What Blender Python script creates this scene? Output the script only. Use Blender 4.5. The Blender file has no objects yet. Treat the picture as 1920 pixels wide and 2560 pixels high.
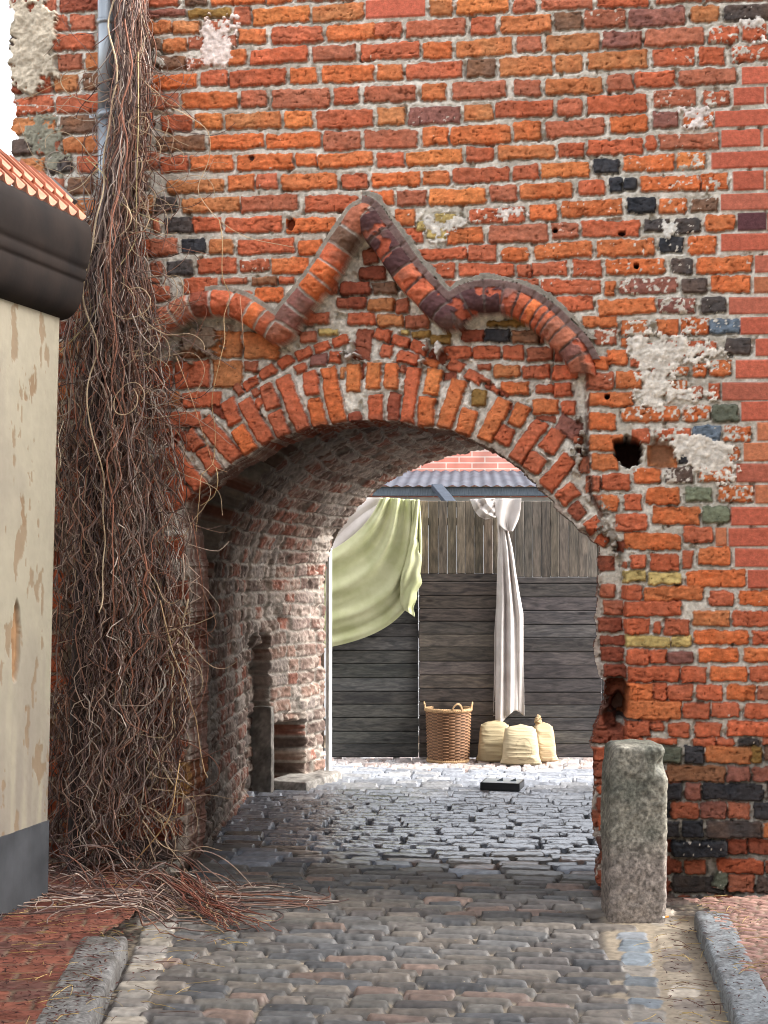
import bpy, math, random
import numpy as np
from mathutils import Vector
R = math.radians
sc = bpy.context.scene
COL = sc.collection

# ------------------------------------------------------------ camera
FPX = 3900.0                       # focal length, in pixels of a 1920 x 2560 frame
YAW, PITCH = R(8.5), R(1.9)
CAM = np.array([0.0, -7.4, 1.55])
cam = bpy.data.cameras.new('camera')
cam.sensor_fit = 'VERTICAL'; cam.sensor_height = 24.0; cam.lens = 24.0 * FPX / 2560.0
cam.clip_start = 0.1; cam.clip_end = 500
camo = bpy.data.objects.new('camera', cam); COL.objects.link(camo)
camo.location = CAM; camo.rotation_euler = (R(90) + PITCH, 0, YAW)
sc.camera = camo

# ------------------------------------------------------------ sky, sun, exposure
world = bpy.data.worlds.new('World'); sc.world = world; world.use_nodes = True
nt = world.node_tree; nt.nodes.clear()
sky = nt.nodes.new('ShaderNodeTexSky'); sky.sky_type = 'NISHITA'; sky.sun_disc = False
SUN_EL, SUN_AZ = R(38), R(82)     # azimuth the light comes from, measured from +y towards +x
sky.sun_elevation = SUN_EL; sky.sun_rotation = SUN_AZ
sky.air_density = 1.0; sky.dust_density = 4.0; sky.ozone_density = 1.0
hsv = nt.nodes.new('ShaderNodeHueSaturation'); hsv.inputs['Saturation'].default_value = 0.24   # overcast: hardly any blue
bgn = nt.nodes.new('ShaderNodeBackground'); bgn.inputs['Strength'].default_value = 0.15
wo = nt.nodes.new('ShaderNodeOutputWorld')
nt.links.new(sky.outputs[0], hsv.inputs['Color']); nt.links.new(hsv.outputs[0], bgn.inputs['Color'])
nt.links.new(bgn.outputs[0], wo.inputs['Surface'])
sl = bpy.data.lights.new('sun', 'SUN'); sl.energy = 0.5; sl.angle = R(24); sl.color = (1.0, 0.98, 0.95)
slo = bpy.data.objects.new('sun', sl); COL.objects.link(slo)
_d = Vector((math.sin(SUN_AZ) * math.cos(SUN_EL), math.cos(SUN_AZ) * math.cos(SUN_EL), math.sin(SUN_EL)))
slo.rotation_euler = _d.to_track_quat('Z', 'Y').to_euler()
sc.view_settings.view_transform = 'Standard'; sc.view_settings.look = 'None'
sc.view_settings.exposure = 2.55; sc.view_settings.gamma = 1.0
sc.render.engine = 'CYCLES'; sc.cycles.filter_width = 1.05
sc.cycles.max_bounces = 8; sc.cycles.diffuse_bounces = 5

# ------------------------------------------------------------ survey: where the sight lines of the photograph meet real planes
_F = np.array([-math.sin(YAW) * math.cos(PITCH), math.cos(YAW) * math.cos(PITCH), math.sin(PITCH)])
_R = np.array([math.cos(YAW), math.sin(YAW), 0.0])
_U = np.cross(_R, _F)
def ray(px, py):
    return _F + _R * ((px - 960) / FPX) + _U * ((1280 - py) / FPX)
def onwall(px, py, y=0.0):
    d = ray(px, py); t = (y - CAM[1]) / d[1]; p = CAM + d * t
    return p[0], p[2]
def onground(px, py, z=0.0):
    d = ray(px, py); t = (z - CAM[2]) / d[2]; p = CAM + d * t
    return p[0], p[1]
def atdepth(px, py, dep):
    return CAM + ray(px, py) * dep
def L(r, g, b, k=0.85):
    return np.array([k * (((c / 255 + 0.055) / 1.055) ** 2.4 if c > 10 else c / 255 / 12.92) for c in (r, g, b)])

# ------------------------------------------------------------ noise
def vnoise(X, Y, scale, seed=0):
    rs = np.random.RandomState(seed); N = 256
    T = rs.rand(N, N)
    x = X / scale + seed * 13.7; y = Y / scale + seed * 7.3
    xi = np.floor(x).astype(np.int64); yi = np.floor(y).astype(np.int64)
    fx = x - xi; fy = y - yi
    fx = fx * fx * (3 - 2 * fx); fy = fy * fy * (3 - 2 * fy)
    a = T[xi % N, yi % N]; b = T[(xi + 1) % N, yi % N]; c = T[xi % N, (yi + 1) % N]; d = T[(xi + 1) % N, (yi + 1) % N]
    return ((a * (1 - fx) + b * fx) * (1 - fy) + (c * (1 - fx) + d * fx) * fy) * 2 - 1
def fbm(X, Y, scale, seed=0, octs=3, gain=0.5):
    o = 0; a = 1; s = 0
    for i in range(octs):
        o = o + a * vnoise(X, Y, scale / 2 ** i, seed + i * 31); s += a; a *= gain
    return o / s
def ridged(X, Y, scale, seed=0, octs=2):
    o = 0; a = 1; s = 0
    for i in range(octs):
        o = o + a * (1 - np.abs(vnoise(X, Y, scale / 2 ** i, seed + i * 17)) * 2); s += a; a *= 0.5
    return o / s
def sstep(a, b, x):
    t = np.clip((x - a) / (b - a), 0, 1); return t * t * (3 - 2 * t)
def inpoly(X, Z, P):
    r = np.zeros(X.shape, bool); n = len(P)
    for i in range(n):
        x1, z1 = P[i]; x2, z2 = P[(i + 1) % n]
        if z1 == z2: continue
        c = ((z1 > Z) != (z2 > Z)) & (X < (x2 - x1) * (Z - z1) / (z2 - z1) + x1)
        r ^= c
    return r
def polydist(X, Z, P, closed=False):
    D = np.full(X.shape, 1e9); S = np.zeros(X.shape); SG = np.zeros(X.shape)
    n = len(P); acc = 0.0
    for i in range(n if closed else n - 1):
        x1, z1 = P[i]; x2, z2 = P[(i + 1) % n]
        dx, dz = x2 - x1, z2 - z1; l = math.hypot(dx, dz) + 1e-9
        t = np.clip(((X - x1) * dx + (Z - z1) * dz) / l ** 2, 0, 1)
        ex = X - x1 - t * dx; ez = Z - z1 - t * dz
        d = np.hypot(ex, ez); m = d < D
        D = np.where(m, d, D); S = np.where(m, acc + t * l, S)
        SG = np.where(m, np.sign(dx * ez - dz * ex), SG)
        acc += l
    return D, S, SG
def dense(P, step=0.02):
    """Catmull-Rom through the points"""
    P = np.array(P, float); out = []
    for i in range(len(P) - 1):
        p0 = P[max(i - 1, 0)]; p1 = P[i]; p2 = P[i + 1]; p3 = P[min(i + 2, len(P) - 1)]
        n = max(1, int(np.linalg.norm(p2 - p1) / step))
        for k in range(n):
            t = k / n
            out.append(0.5 * ((2 * p1) + (-p0 + p2) * t + (2 * p0 - 5 * p1 + 4 * p2 - p3) * t * t + (-p0 + 3 * p1 - 3 * p2 + p3) * t ** 3))
    out.append(P[-1]); return np.array(out)

# ------------------------------------------------------------ meshes
def newmesh(name, V, Fc, mat=None, parent=None, col=None, smooth=True, label=None):
    V = np.asarray(V, dtype=np.float32)
    me = bpy.data.meshes.new(name)
    if isinstance(Fc, np.ndarray):
        k = Fc.shape[1]; nF = len(Fc)
        me.vertices.add(len(V)); me.vertices.foreach_set('co', V.ravel())
        me.loops.add(nF * k); me.loops.foreach_set('vertex_index', Fc.astype(np.int32).ravel())
        me.polygons.add(nF); me.polygons.foreach_set('loop_start', np.arange(0, nF * k, k, dtype=np.int32))
        me.polygons.foreach_set('loop_total', np.full(nF, k, dtype=np.int32))
        me.update(calc_edges=True)
    else:
        me.from_pydata([tuple(map(float, v)) for v in V], [], [tuple(map(int, f)) for f in Fc]); me.update()
    me.polygons.foreach_set('use_smooth', np.full(len(me.polygons), smooth))
    if col is not None:
        a = me.color_attributes.new('Col', 'FLOAT_COLOR', 'POINT')
        c4 = np.ones((len(V), 4), np.float32); c4[:, :np.shape(col)[1]] = col
        a.data.foreach_set('color', c4.ravel())
    if mat: me.materials.append(mat)
    o = bpy.data.objects.new(name, me); COL.objects.link(o)
    if parent: o.parent = parent
    if label: o['label'] = label
    return o
def compact(V, Fc, col=None):
    u, inv = np.unique(Fc.ravel(), return_inverse=True)
    return V[u], inv.reshape(Fc.shape), (None if col is None else col[u])
def gridfaces(nx, nz, keep=None):
    i, j = np.meshgrid(np.arange(nx - 1), np.arange(nz - 1), indexing='ij')
    a = i * nz + j
    F = np.stack([a, a + nz, a + nz + 1, a + 1], -1)
    if keep is not None: F = F[keep]
    return F.reshape(-1, 4)
def thing(name, label, cat, loc=(0, 0, 0), group=None, kind=None):
    o = bpy.data.objects.new(name, None); COL.objects.link(o); o.location = loc
    o.empty_display_size = 0.1
    o['label'] = label; o['category'] = cat
    if group: o['group'] = group
    if kind: o['kind'] = kind
    return o
def tag(o, label, cat, group=None, kind=None):
    o['label'] = label; o['category'] = cat
    if group: o['group'] = group
    if kind: o['kind'] = kind
    return o
class MB:
    def __init__(s): s.v = []; s.f = []; s.c = []
    def quadgrid(s, P, col=None):
        """P: (n,m,3)"""
        n, m, _ = P.shape; b = len(s.v)
        s.v.extend(P.reshape(-1, 3)); s.c.extend([col] * (n * m))
        for i in range(n - 1):
            for j in range(m - 1):
                a = b + i * m + j; s.f.append((a, a + m, a + m + 1, a + 1))
    def box(s, c, size, ax=None, col=None, bev=0.0):
        c = np.array(c, float); h = np.array(size, float) / 2
        ax = np.eye(3) if ax is None else np.array(ax, float)
        b = len(s.v)
        if bev <= 0:
            for sx in (-1, 1):
                for sy in (-1, 1):
                    for sz in (-1, 1):
                        s.v.append(c + ax[0] * sx * h[0] + ax[1] * sy * h[1] + ax[2] * sz * h[2]); s.c.append(col)
            for q in ((0, 1, 3, 2), (4, 6, 7, 5), (0, 4, 5, 1), (2, 3, 7, 6), (0, 2, 6, 4), (1, 5, 7, 3)):
                s.f.append(tuple(b + k for k in q))
            return
        idx = {}
        for sx in (-1, 1):
            for sy in (-1, 1):
                for sz in (-1, 1):
                    for a in range(3):
                        q = [h[0] * sx, h[1] * sy, h[2] * sz]
                        for k in range(3):
                            if k != a: q[k] -= bev * (sx, sy, sz)[k]
                        idx[(sx, sy, sz, a)] = len(s.v); s.v.append(c + ax[0] * q[0] + ax[1] * q[1] + ax[2] * q[2]); s.c.append(col)
        sg = (-1, 1)
        for a in range(3):
            o1, o2 = [k for k in range(3) if k != a]
            for s0 in sg:
                q = []
                for (u, w) in ((-1, -1), (1, -1), (1, 1), (-1, 1)):
                    t = [0, 0, 0]; t[a] = s0; t[o1] = u; t[o2] = w; q.append(idx[(t[0], t[1], t[2], a)])
                s.f.append(tuple(q))
        for a in range(3):          # edges along axis a
            o1, o2 = [k for k in range(3) if k != a]
            for u in sg:
                for w in sg:
                    q = []
                    for (e, fa) in ((-1, o1), (1, o1), (1, o2), (-1, o2)):
                        t = [0, 0, 0]; t[a] = e; t[o1] = u; t[o2] = w; q.append(idx[(t[0], t[1], t[2], fa)])
                    s.f.append(tuple(q))
        for sx in sg:
            for sy in sg:
                for sz in sg:
                    s.f.append(tuple(idx[(sx, sy, sz, a)] for a in range(3)))
    def tube(s, P, r, n=8, col=None, cap=True):
        P = np.asarray(P, float); m = len(P); r = np.broadcast_to(np.asarray(r, float), (m,))
        T = np.gradient(P, axis=0); T /= np.linalg.norm(T, axis=1)[:, None] + 1e-12
        ref = np.array([0, 1.0, 0]) if abs(T[0][1]) < 0.9 else np.array([1.0, 0, 0])
        N = np.cross(T, ref); nn = np.linalg.norm(N, axis=1)[:, None]; N = N / (nn + 1e-9)
        for i in range(1, m):
            v = N[i - 1] - T[i] * np.dot(N[i - 1], T[i]); l = np.linalg.norm(v)
            N[i] = v / l if l > 1e-6 else N[i]
        B = np.cross(T, N); b = len(s.v)
        for i in range(m):
            for k in range(n):
                a = 2 * math.pi * k / n
                s.v.append(P[i] + (N[i] * math.cos(a) + B[i] * math.sin(a)) * r[i]); s.c.append(col)
        for i in range(m - 1):
            for k in range(n):
                k2 = (k + 1) % n
                s.f.append((b + i * n + k, b + i * n + k2, b + (i + 1) * n + k2, b + (i + 1) * n + k))
        if cap:
            s.f.append(tuple(b + k for k in range(n))[::-1]); s.f.append(tuple(b + (m - 1) * n + k for k in range(n)))
    def lathe(s, prof, c=(0, 0, 0), n=24, col=None):
        b = len(s.v); m = len(prof)
        for (r, z) in prof:
            for k in range(n):
                a = 2 * math.pi * k / n; s.v.append(np.array([c[0] + r * math.cos(a), c[1] + r * math.sin(a), c[2] + z])); s.c.append(col)
        for i in range(m - 1):
            for k in range(n):
                k2 = (k + 1) % n
                s.f.append((b + i * n + k, b + i * n + k2, b + (i + 1) * n + k2, b + (i + 1) * n + k))
    def prism(s, poly, y0, y1, col=None):
        """poly in (x, z), extruded along y"""
        b = len(s.v); n = len(poly)
        for y in (y0, y1):
            for (x, z) in poly: s.v.append(np.array([x, y, z])); s.c.append(col)
        s.f.append(tuple(range(b, b + n))); s.f.append(tuple(range(b + 2 * n - 1, b + n - 1, -1)))
        for i in range(n):
            j = (i + 1) % n; s.f.append((b + i, b + n + i, b + n + j, b + j))
    def build(s, name, mat=None, parent=None, smooth=False, label=None):
        c = None
        if s.c and s.c[0] is not None: c = np.array([np.asarray(k) for k in s.c])
        return newmesh(name, np.array(s.v), s.f, mat, parent, c, smooth, label)

# ------------------------------------------------------------ materials
def mat_new(name):
    m = bpy.data.materials.new(name); m.use_nodes = True
    n = m.node_tree; b = n.nodes['Principled BSDF']; return m, n, b
def vcol_mat(name, rough=0.85, spec=0.3, bump=0.4, bscale=120, var=0.25, vscale=25, metallic=0.0, coat=0.0, bdist=0.004, rvar=0.0):
    """vertex colour x fine noise, with a fine bump"""
    m, n, b = mat_new(name); N = n.nodes.new; K = n.links.new
    a = N('ShaderNodeVertexColor'); a.layer_name = 'Col'
    tc = N('ShaderNodeTexCoord')
    ns = N('ShaderNodeTexNoise'); ns.inputs['Scale'].default_value = vscale; ns.inputs['Detail'].default_value = 6; K(tc.outputs['Object'], ns.inputs['Vector'])
    mr = N('ShaderNodeMapRange'); mr.inputs['From Min'].default_value = 0.25; mr.inputs['From Max'].default_value = 0.75
    mr.inputs['To Min'].default_value = 1 - var; mr.inputs['To Max'].default_value = 1 + var; K(ns.outputs['Fac'], mr.inputs['Value'])
    mx = N('ShaderNodeMix'); mx.data_type = 'RGBA'; mx.blend_type = 'MULTIPLY'; mx.inputs['Factor'].default_value = 1
    K(a.outputs['Color'], mx.inputs['A']); K(mr.outputs[0], mx.inputs['B']); K(mx.outputs['Result'], b.inputs['Base Color'])
    b.inputs['Roughness'].default_value = rough; b.inputs['Specular IOR Level'].default_value = spec; b.inputs['Metallic'].default_value = metallic
    if rvar:
        m2 = N('ShaderNodeMapRange'); m2.inputs['From Min'].default_value = .3; m2.inputs['From Max'].default_value = .7
        m2.inputs['To Min'].default_value = rough - rvar; m2.inputs['To Max'].default_value = rough + rvar
        n3 = N('ShaderNodeTexNoise'); n3.inputs['Scale'].default_value = vscale * .4; K(tc.outputs['Object'], n3.inputs['Vector'])
        K(n3.outputs['Fac'], m2.inputs['Value']); K(m2.outputs[0], b.inputs['Roughness'])
    n2 = N('ShaderNodeTexNoise'); n2.inputs['Scale'].default_value = bscale; n2.inputs['Detail'].default_value = 8; n2.inputs['Roughness'].default_value = 0.65
    K(tc.outputs['Object'], n2.inputs['Vector'])
    bp = N('ShaderNodeBump'); bp.inputs['Strength'].default_value = bump; bp.inputs['Distance'].default_value = bdist
    K(n2.outputs['Fac'], bp.inputs['Height']); K(bp.outputs[0], b.inputs['Normal'])
    return m
def plain_mat(name, rgb, rough=0.6, spec=0.4, metallic=0.0, var=0.2, vscale=12, bump=0.2, bscale=60, rgb2=None, stretch=None, bdist=0.003):
    m, n, b = mat_new(name); N = n.nodes.new; K = n.links.new
    tc = N('ShaderNodeTexCoord'); src = tc.outputs['Object']
    if stretch:
        mp = N('ShaderNodeMapping'); mp.inputs['Scale'].default_value = stretch; K(src, mp.inputs['Vector']); src = mp.outputs[0]
    ns = N('ShaderNodeTexNoise'); ns.inputs['Scale'].default_value = vscale; ns.inputs['Detail'].default_value = 8; K(src, ns.inputs['Vector'])
    cr = N('ShaderNodeValToRGB'); e = cr.color_ramp.elements
    r2 = rgb2 if rgb2 is not None else [c * (1 - var) for c in rgb]
    r1 = rgb if rgb2 is not None else [min(1, c * (1 + var)) for c in rgb]
    e[0].position = 0.33; e[0].color = (*r2, 1); e[1].position = 0.67; e[1].color = (*r1, 1)
    K(ns.outputs['Fac'], cr.inputs[0]); K(cr.outputs[0], b.inputs['Base Color'])
    b.inputs['Roughness'].default_value = rough; b.inputs['Specular IOR Level'].default_value = spec; b.inputs['Metallic'].default_value = metallic
    n2 = N('ShaderNodeTexNoise'); n2.inputs['Scale'].default_value = bscale; n2.inputs['Detail'].default_value = 8; K(src, n2.inputs['Vector'])
    bp = N('ShaderNodeBump'); bp.inputs['Strength'].default_value = bump; bp.inputs['Distance'].default_value = bdist
    K(n2.outputs['Fac'], bp.inputs['Height']); K(bp.outputs[0], b.inputs['Normal'])
    return m
M_BRICK = vcol_mat('weathered_brick', rough=0.88, spec=0.2, bump=0.7, bscale=130, var=0.26, vscale=55, bdist=0.007)
M_TUNNEL = vcol_mat('tunnel_brick', rough=0.92, spec=0.15, bump=0.6, bscale=90, var=0.3, vscale=30, bdist=0.006)
M_COBBLE = vcol_mat('cobble_stone', rough=0.5, spec=0.5, bump=0.5, bscale=110, var=0.25, vscale=40, bdist=0.002)
_n = M_COBBLE.node_tree; _a = [x for x in _n.nodes if x.type == 'VERTEX_COLOR'][0]        # alpha of the colour = how wet and polished the stone is
_m = _n.nodes.new('ShaderNodeMapRange'); _m.inputs['To Min'].default_value = 0.58; _m.inputs['To Max'].default_value = 0.24
_n.links.new(_a.outputs['Alpha'], _n.nodes['Principled BSDF'].inputs['Coat Weight']); _n.nodes['Principled BSDF'].inputs['Coat Roughness'].default_value = 0.22; _n.nodes['Principled BSDF'].inputs['Coat IOR'].default_value = 1.6
_s = _n.nodes.new('ShaderNodeMapRange'); _s.inputs['To Min'].default_value = 0.4; _s.inputs['To Max'].default_value = 1.0
_n.links.new(_a.outputs['Alpha'], _s.inputs['Value']); _n.links.new(_s.outputs[0], _n.nodes['Principled BSDF'].inputs['Specular IOR Level'])
_n.links.new(_a.outputs['Alpha'], _m.inputs['Value']); _n.links.new(_m.outputs[0], _n.nodes['Principled BSDF'].inputs['Roughness'])
# ============================================================ THE GATEHOUSE FRONT
# every brick of the front is surveyed: frames of 600 x 500 photo pixels enlarged 2.765 times, "left top right bottom colour"
TILES = {'A': (320, 0), 'B': (820, 0), 'C': (1320, 0), 'D': (320, 400), 'E': (820, 400), 'F': (1320, 500),
         'G': (320, 800), 'H': (820, 800), 'I': (1320, 1000), 'J': (1320, 1500), 'K': (1320, 1900)}
ZS = 2.765
def tz(t, x, y):
    ox, oy = TILES[t]; return ox + x / ZS, oy + y / ZS
PAL = {'o': (220, 120, 72), 'O': (226, 138, 82), 'r': (206, 110, 76), 'b': (182, 112, 86), 'p': (146, 98, 88), 'y': (202, 134, 88),
       't': (130, 100, 82), 'k': (86, 80, 78), 'K': (58, 60, 66), 'g': (112, 116, 100), 'G': (128, 134, 110), 'w': (214, 188, 122),
       'M': (206, 118, 92), 'N': (112, 72, 74), 'Y': (160, 124, 70), 'q': (152, 82, 62), 'B': (122, 136, 150), 'D': (92, 62, 62)}
TXT = '''
A
20 -20 335 48 r|385 -20 535 38 t|568 -20 720 32 o|725 -25 945 25 o|960 -30 1130 20 o|1160 -30 1560 2 r
30 62 398 120 p|415 58 710 118 Y|728 45 842 165 b|862 45 1250 160 O|1275 20 1625 140 y
40 142 105 230 t|110 142 297 230 y|305 140 492 230 y|540 125 700 215 b2|765 195 950 295 o|990 180 1345 300 r|1375 160 1795 278 o
50 265 230 350 t|242 262 403 355 y|415 250 520 335 b1|565 245 745 325 b1|690 340 812 445 o|845 325 1238 435 r|1275 310 1570 420 b|1605 298 1695 412 r
90 395 200 470 t1|212 385 395 478 t|402 400 580 465 b2|600 395 650 430 b2
110 510 465 615 o|498 485 685 590 r|700 475 1085 590 r|1118 460 1305 575 o|1340 445 1697 567 o
160 640 342 745 b|368 635 752 750 o|780 622 958 735 b|998 610 1392 745 b|1420 600 1590 720 r
230 790 440 905 r|460 785 645 890 O|668 775 1050 888 y|1080 762 1272 880 O|1298 755 1692 885 r
190 935 530 1040 t|562 925 932 1030 o|950 915 1332 1025 o|1352 905 1600 1035 b
220 1075 410 1190 r|428 1070 722 1180 o|750 1060 1138 1175 o|1158 1058 1298 1150 o|1308 1050 1685 1155 o
265 1235 658 1330 y|688 1205 870 1315 o|885 1200 1032 1300 r1|1060 1195 1440 1310 o|1470 1200 1650 1300 r
B
262 -10 668 120 M|700 -5 858 105 y|888 -20 1245 92 O|1280 -5 1432 80 b
330 150 505 255 r|540 130 945 245 b|985 112 1155 238 r|1192 100 1540 228 y
225 290 630 405 r|660 285 848 400 o|888 265 1272 385 y|1308 250 1475 355 b
340 440 512 550 o|538 425 925 545 r|958 405 1158 525 t|1190 390 1548 518 y
250 590 605 705 b|648 575 810 692 o|860 558 1222 680 b|1280 545 1470 658 b
342 738 530 860 y|555 735 910 855 p1|938 715 1138 832 y|1155 690 1555 808 r
245 895 615 1020 b|650 875 828 1003 o|845 862 1255 995 o|1280 835 1472 962 o
338 1050 522 1148 r|542 1035 922 1138 O|955 1015 1142 1112 r|1170 998 1565 1098 y
88 1205 270 1300 r|302 1185 632 1285 o|655 1175 840 1270 o|865 1155 1250 1262 r|1278 1140 1455 1235 r
C
90 -10 445 62 b|480 -20 835 45 r|890 -40 1200 15 b|1230 -50 1700 5 b1
180 80 370 205 t|388 60 672 190 b1|695 50 1082 180 p|1128 35 1322 152 y|1362 28 1700 135 k1
130 230 490 352 y|515 215 785 330 p|812 190 1215 315 b|1250 180 1450 290 r2|1485 160 1648 275 r1
190 380 372 495 y|415 350 820 475 y|862 330 1145 450 r1|1188 325 1360 440 r|1415 305 1700 415 r2
120 535 510 650 y|548 510 725 630 b|742 490 1015 600 r|1040 470 1442 585 b|1482 455 1800 578 M
205 680 372 795 b|408 650 820 780 r|860 615 1155 738 b1|1210 620 1400 730 b2|1422 602 1630 720 M|1648 595 1800 715 M
120 822 528 940 b|568 795 822 912 o|862 770 1040 880 p1|1080 765 1278 880 o2|1296 755 1800 872 M
208 985 388 1080 r|415 955 792 1062 r|815 940 880 1038 r|905 920 1322 1030 b1|1340 895 1605 1012 M|1628 885 1800 1008 M
90 1118 425 1222 O|455 1092 632 1200 K|662 1065 1010 1180 o1|1030 1050 1228 1165 O2|1270 1040 1800 1160 M
345 1240 528 1345 r|560 1225 655 1330 K|665 1225 752 1315 K|780 1212 1188 1320 o1|1200 1195 1388 1308 o2|1418 1180 1628 1312 M|1648 1180 1800 1308 M
D
185 255 330 360 k|372 255 765 362 y|775 240 1170 352 b|1218 240 1585 358 r
170 400 215 500 b|250 395 440 500 k|445 390 640 492 r|668 388 1060 500 r|1090 395 1440 498 o
150 540 338 650 b|370 540 532 640 K|558 550 725 645 y|758 540 1148 648 r|1180 545 1340 655 o
150 700 235 800 b|265 690 445 800 k|475 672 748 785 r|772 685 968 770 r1|988 672 1245 785 o
140 815 220 850 b|385 812 612 925 r|640 812 820 855 b|848 805 1025 862 t|1040 805 1140 852 r
150 870 290 970 b|610 885 700 925 r|770 905 860 955 r|880 875 1075 980 o
E
240 210 450 310 o|472 205 675 315 b|698 192 1088 310 O|1120 172 1302 282 b|1325 155 1685 268 o
458 335 598 452 o|510 465 648 570 r|740 370 875 438 w|615 432 705 490 w|680 475 815 545 w|820 465 1070 575 o|975 330 1360 435 r2|1390 300 1580 412 o
1110 445 1515 570 b|590 605 955 690 r|968 585 1165 695 r|1205 602 1385 700 o1
690 710 875 815 r|905 710 1285 805 r|1310 715 1405 810 r|785 835 935 905 b|1300 820 1455 870 r
F
230 -5 648 110 o1|688 -20 880 88 K|905 -10 1095 90 o1|1130 -15 1315 80 t1|1335 -50 1800 70 M
165 155 345 262 b1|368 135 768 250 r|802 125 975 215 k|1018 122 1192 230 k1|1228 100 1432 212 o|1450 88 1645 210 N|1655 85 1800 205 M
45 288 435 402 o1|475 268 872 385 o1|908 255 1080 362 K1|1108 245 1300 368 o1|1335 228 1800 352 M
30 425 265 522 r1|312 410 508 525 r1|540 400 942 515 o1|992 400 1135 508 k1|1165 385 1552 505 o1|1570 380 1800 500 M
90 545 498 648 r1|530 560 605 662 o|638 540 1028 648 p2|1058 540 1240 645 k|1268 520 1535 638 o1|1565 528 1800 640 M
200 660 452 768 r|484 680 882 792 o|905 675 1150 785 p2|1195 672 1372 780 k1|1392 668 1800 788 M
378 800 612 882 o|640 830 830 942 o2|895 825 1038 940 o|1058 815 1252 928 o2|1258 818 1465 922 B1|1470 808 1800 928 M
460 895 608 1000 b2|638 955 690 1012 o|745 985 885 1070 r2|955 970 1300 1075 r2|1368 955 1545 1065 k|1575 955 1800 1075 M
555 1035 690 1140 o|365 1075 555 1170 o|710 1080 785 1155 r1|850 1110 980 1215 r2|1010 1150 1110 1215 o2|1145 1130 1240 1215 o2|1262 1105 1405 1210 o2|1438 1105 1800 1228 M
398 1195 590 1310 b|608 1185 788 1298 o|810 1270 890 1330 r2|930 1250 1100 1345 o2|1132 1290 1210 1380 b1|1245 1262 1330 1370 r2|1345 1262 1800 1382 M
I
20 0 212 82 o|232 -20 412 90 r|418 -55 725 40 o
418 92 602 205 o|650 45 1045 150 o2|1070 40 1262 142 o2|1275 30 1455 148 g|1475 10 1800 138 M
420 240 660 350 o|722 195 840 302 r1|880 200 1125 280 r2|1140 180 1330 288 B1|1352 180 1545 285 o2|1585 155 1800 278 M
440 372 625 485 o|1045 325 1218 432 K1|1265 325 1460 418 o2|1492 295 1800 418 M
510 508 705 615 r|735 475 918 575 o1|958 465 1145 572 k2|1190 450 1400 560 o2|1440 442 1800 566 M
442 655 622 765 o|668 648 785 758 r|822 605 1048 718 o|1092 602 1275 700 G|1325 590 1555 705 o2|1572 590 1800 712 M
600 785 822 905 r|865 735 1185 858 o|1205 735 1395 848 G|1405 742 1800 865 M
660 920 1055 1032 o|1082 872 1280 982 r|1298 885 1372 1008 M|1390 885 1800 1008 M
710 1070 820 1165 r|845 1065 1040 1182 r|1070 1040 1140 1158 r|1180 1020 1398 1140 o|1432 1030 1800 1152 M
660 1180 812 1255 w|832 1195 1062 1275 w|1098 1178 1505 1290 o|1520 1175 1800 1298 M
650 1280 795 1380 r|808 1288 1212 1385 o|1255 1320 1425 1420 r|1462 1320 1800 1420 o
440 520 500 630 b|440 660 500 760 b
J
662 8 1060 112 r|662 130 840 238 r|868 155 918 235 r|940 135 1118 240 r|1140 75 1392 180 y|1418 75 1800 180 r
668 250 980 325 w|995 250 1132 320 w|1150 210 1520 305 o|1548 210 1800 305 r
678 340 845 445 r|850 345 962 440 r|970 350 1138 442 p|1175 335 1452 430 o|1490 335 1800 430 o
690 460 1050 562 r|1060 465 1235 572 r|1260 462 1510 560 o|1530 462 1800 560 r
678 578 855 692 o|870 580 955 690 r|965 585 1138 692 r|1165 588 1350 695 r|1378 588 1575 695 o|1590 590 1800 690 b
605 692 1055 820 o|1072 712 1255 820 r|1272 712 1460 812 r|1498 715 1800 820 r
670 840 845 945 r|850 850 940 905 r|965 852 1118 950 r|1155 848 1335 948 r|1375 840 1800 942 r
670 955 795 1005 r|815 960 1030 1000 r1|1145 955 1300 1010 r|1308 955 1425 1008 r|1445 960 1600 1010 k1|1620 950 1800 1000 b
690 1010 1055 1125 g|1080 1010 1220 1130 K1|1230 1015 1545 1130 y|1548 1015 1618 1130 Y|1635 1010 1800 1120 t
680 1145 940 1255 k|960 1145 1365 1255 t|1378 1150 1535 1255 p|1550 1155 1800 1260 p
515 5 655 108 b|480 125 652 222 q|495 250 665 320 q|500 335 660 432 q|520 450 680 545 q|560 690 640 785 q|470 805 600 900 q|440 910 560 1000 q|575 930 665 1000 q|450 1035 560 1125 r|445 1140 560 1240 q
K
925 160 1062 280 K|1082 160 1200 280 p|1210 165 1625 280 K|1650 165 1800 280 k
700 290 820 400 k|830 290 980 400 K|985 295 1180 405 b|1190 290 1375 408 p|1385 295 1530 408 b|1560 300 1800 412 K
700 425 900 540 k|925 425 1048 535 K|1070 420 1212 540 K|1235 425 1615 545 k|1630 435 1800 540 y
720 555 995 650 q|1372 560 1525 665 q|1535 555 1800 665 q
720 705 930 800 b|935 705 1065 800 q|1085 705 1230 800 b|1310 700 1640 800 r|1655 700 1800 800 b
720 820 900 930 q|915 855 990 920 q|1000 820 1375 935 k|1385 810 1575 935 b|1590 825 1800 940 k
700 960 900 1060 b|1040 950 1130 1040 q|1140 960 1265 1010 k|1290 960 1560 1060 b
455 30 540 140 q|472 200 540 255 r|475 280 540 380 q|480 400 540 510 r|470 550 540 640 k|470 660 540 740 b|475 790 560 880 q
'''
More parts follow.
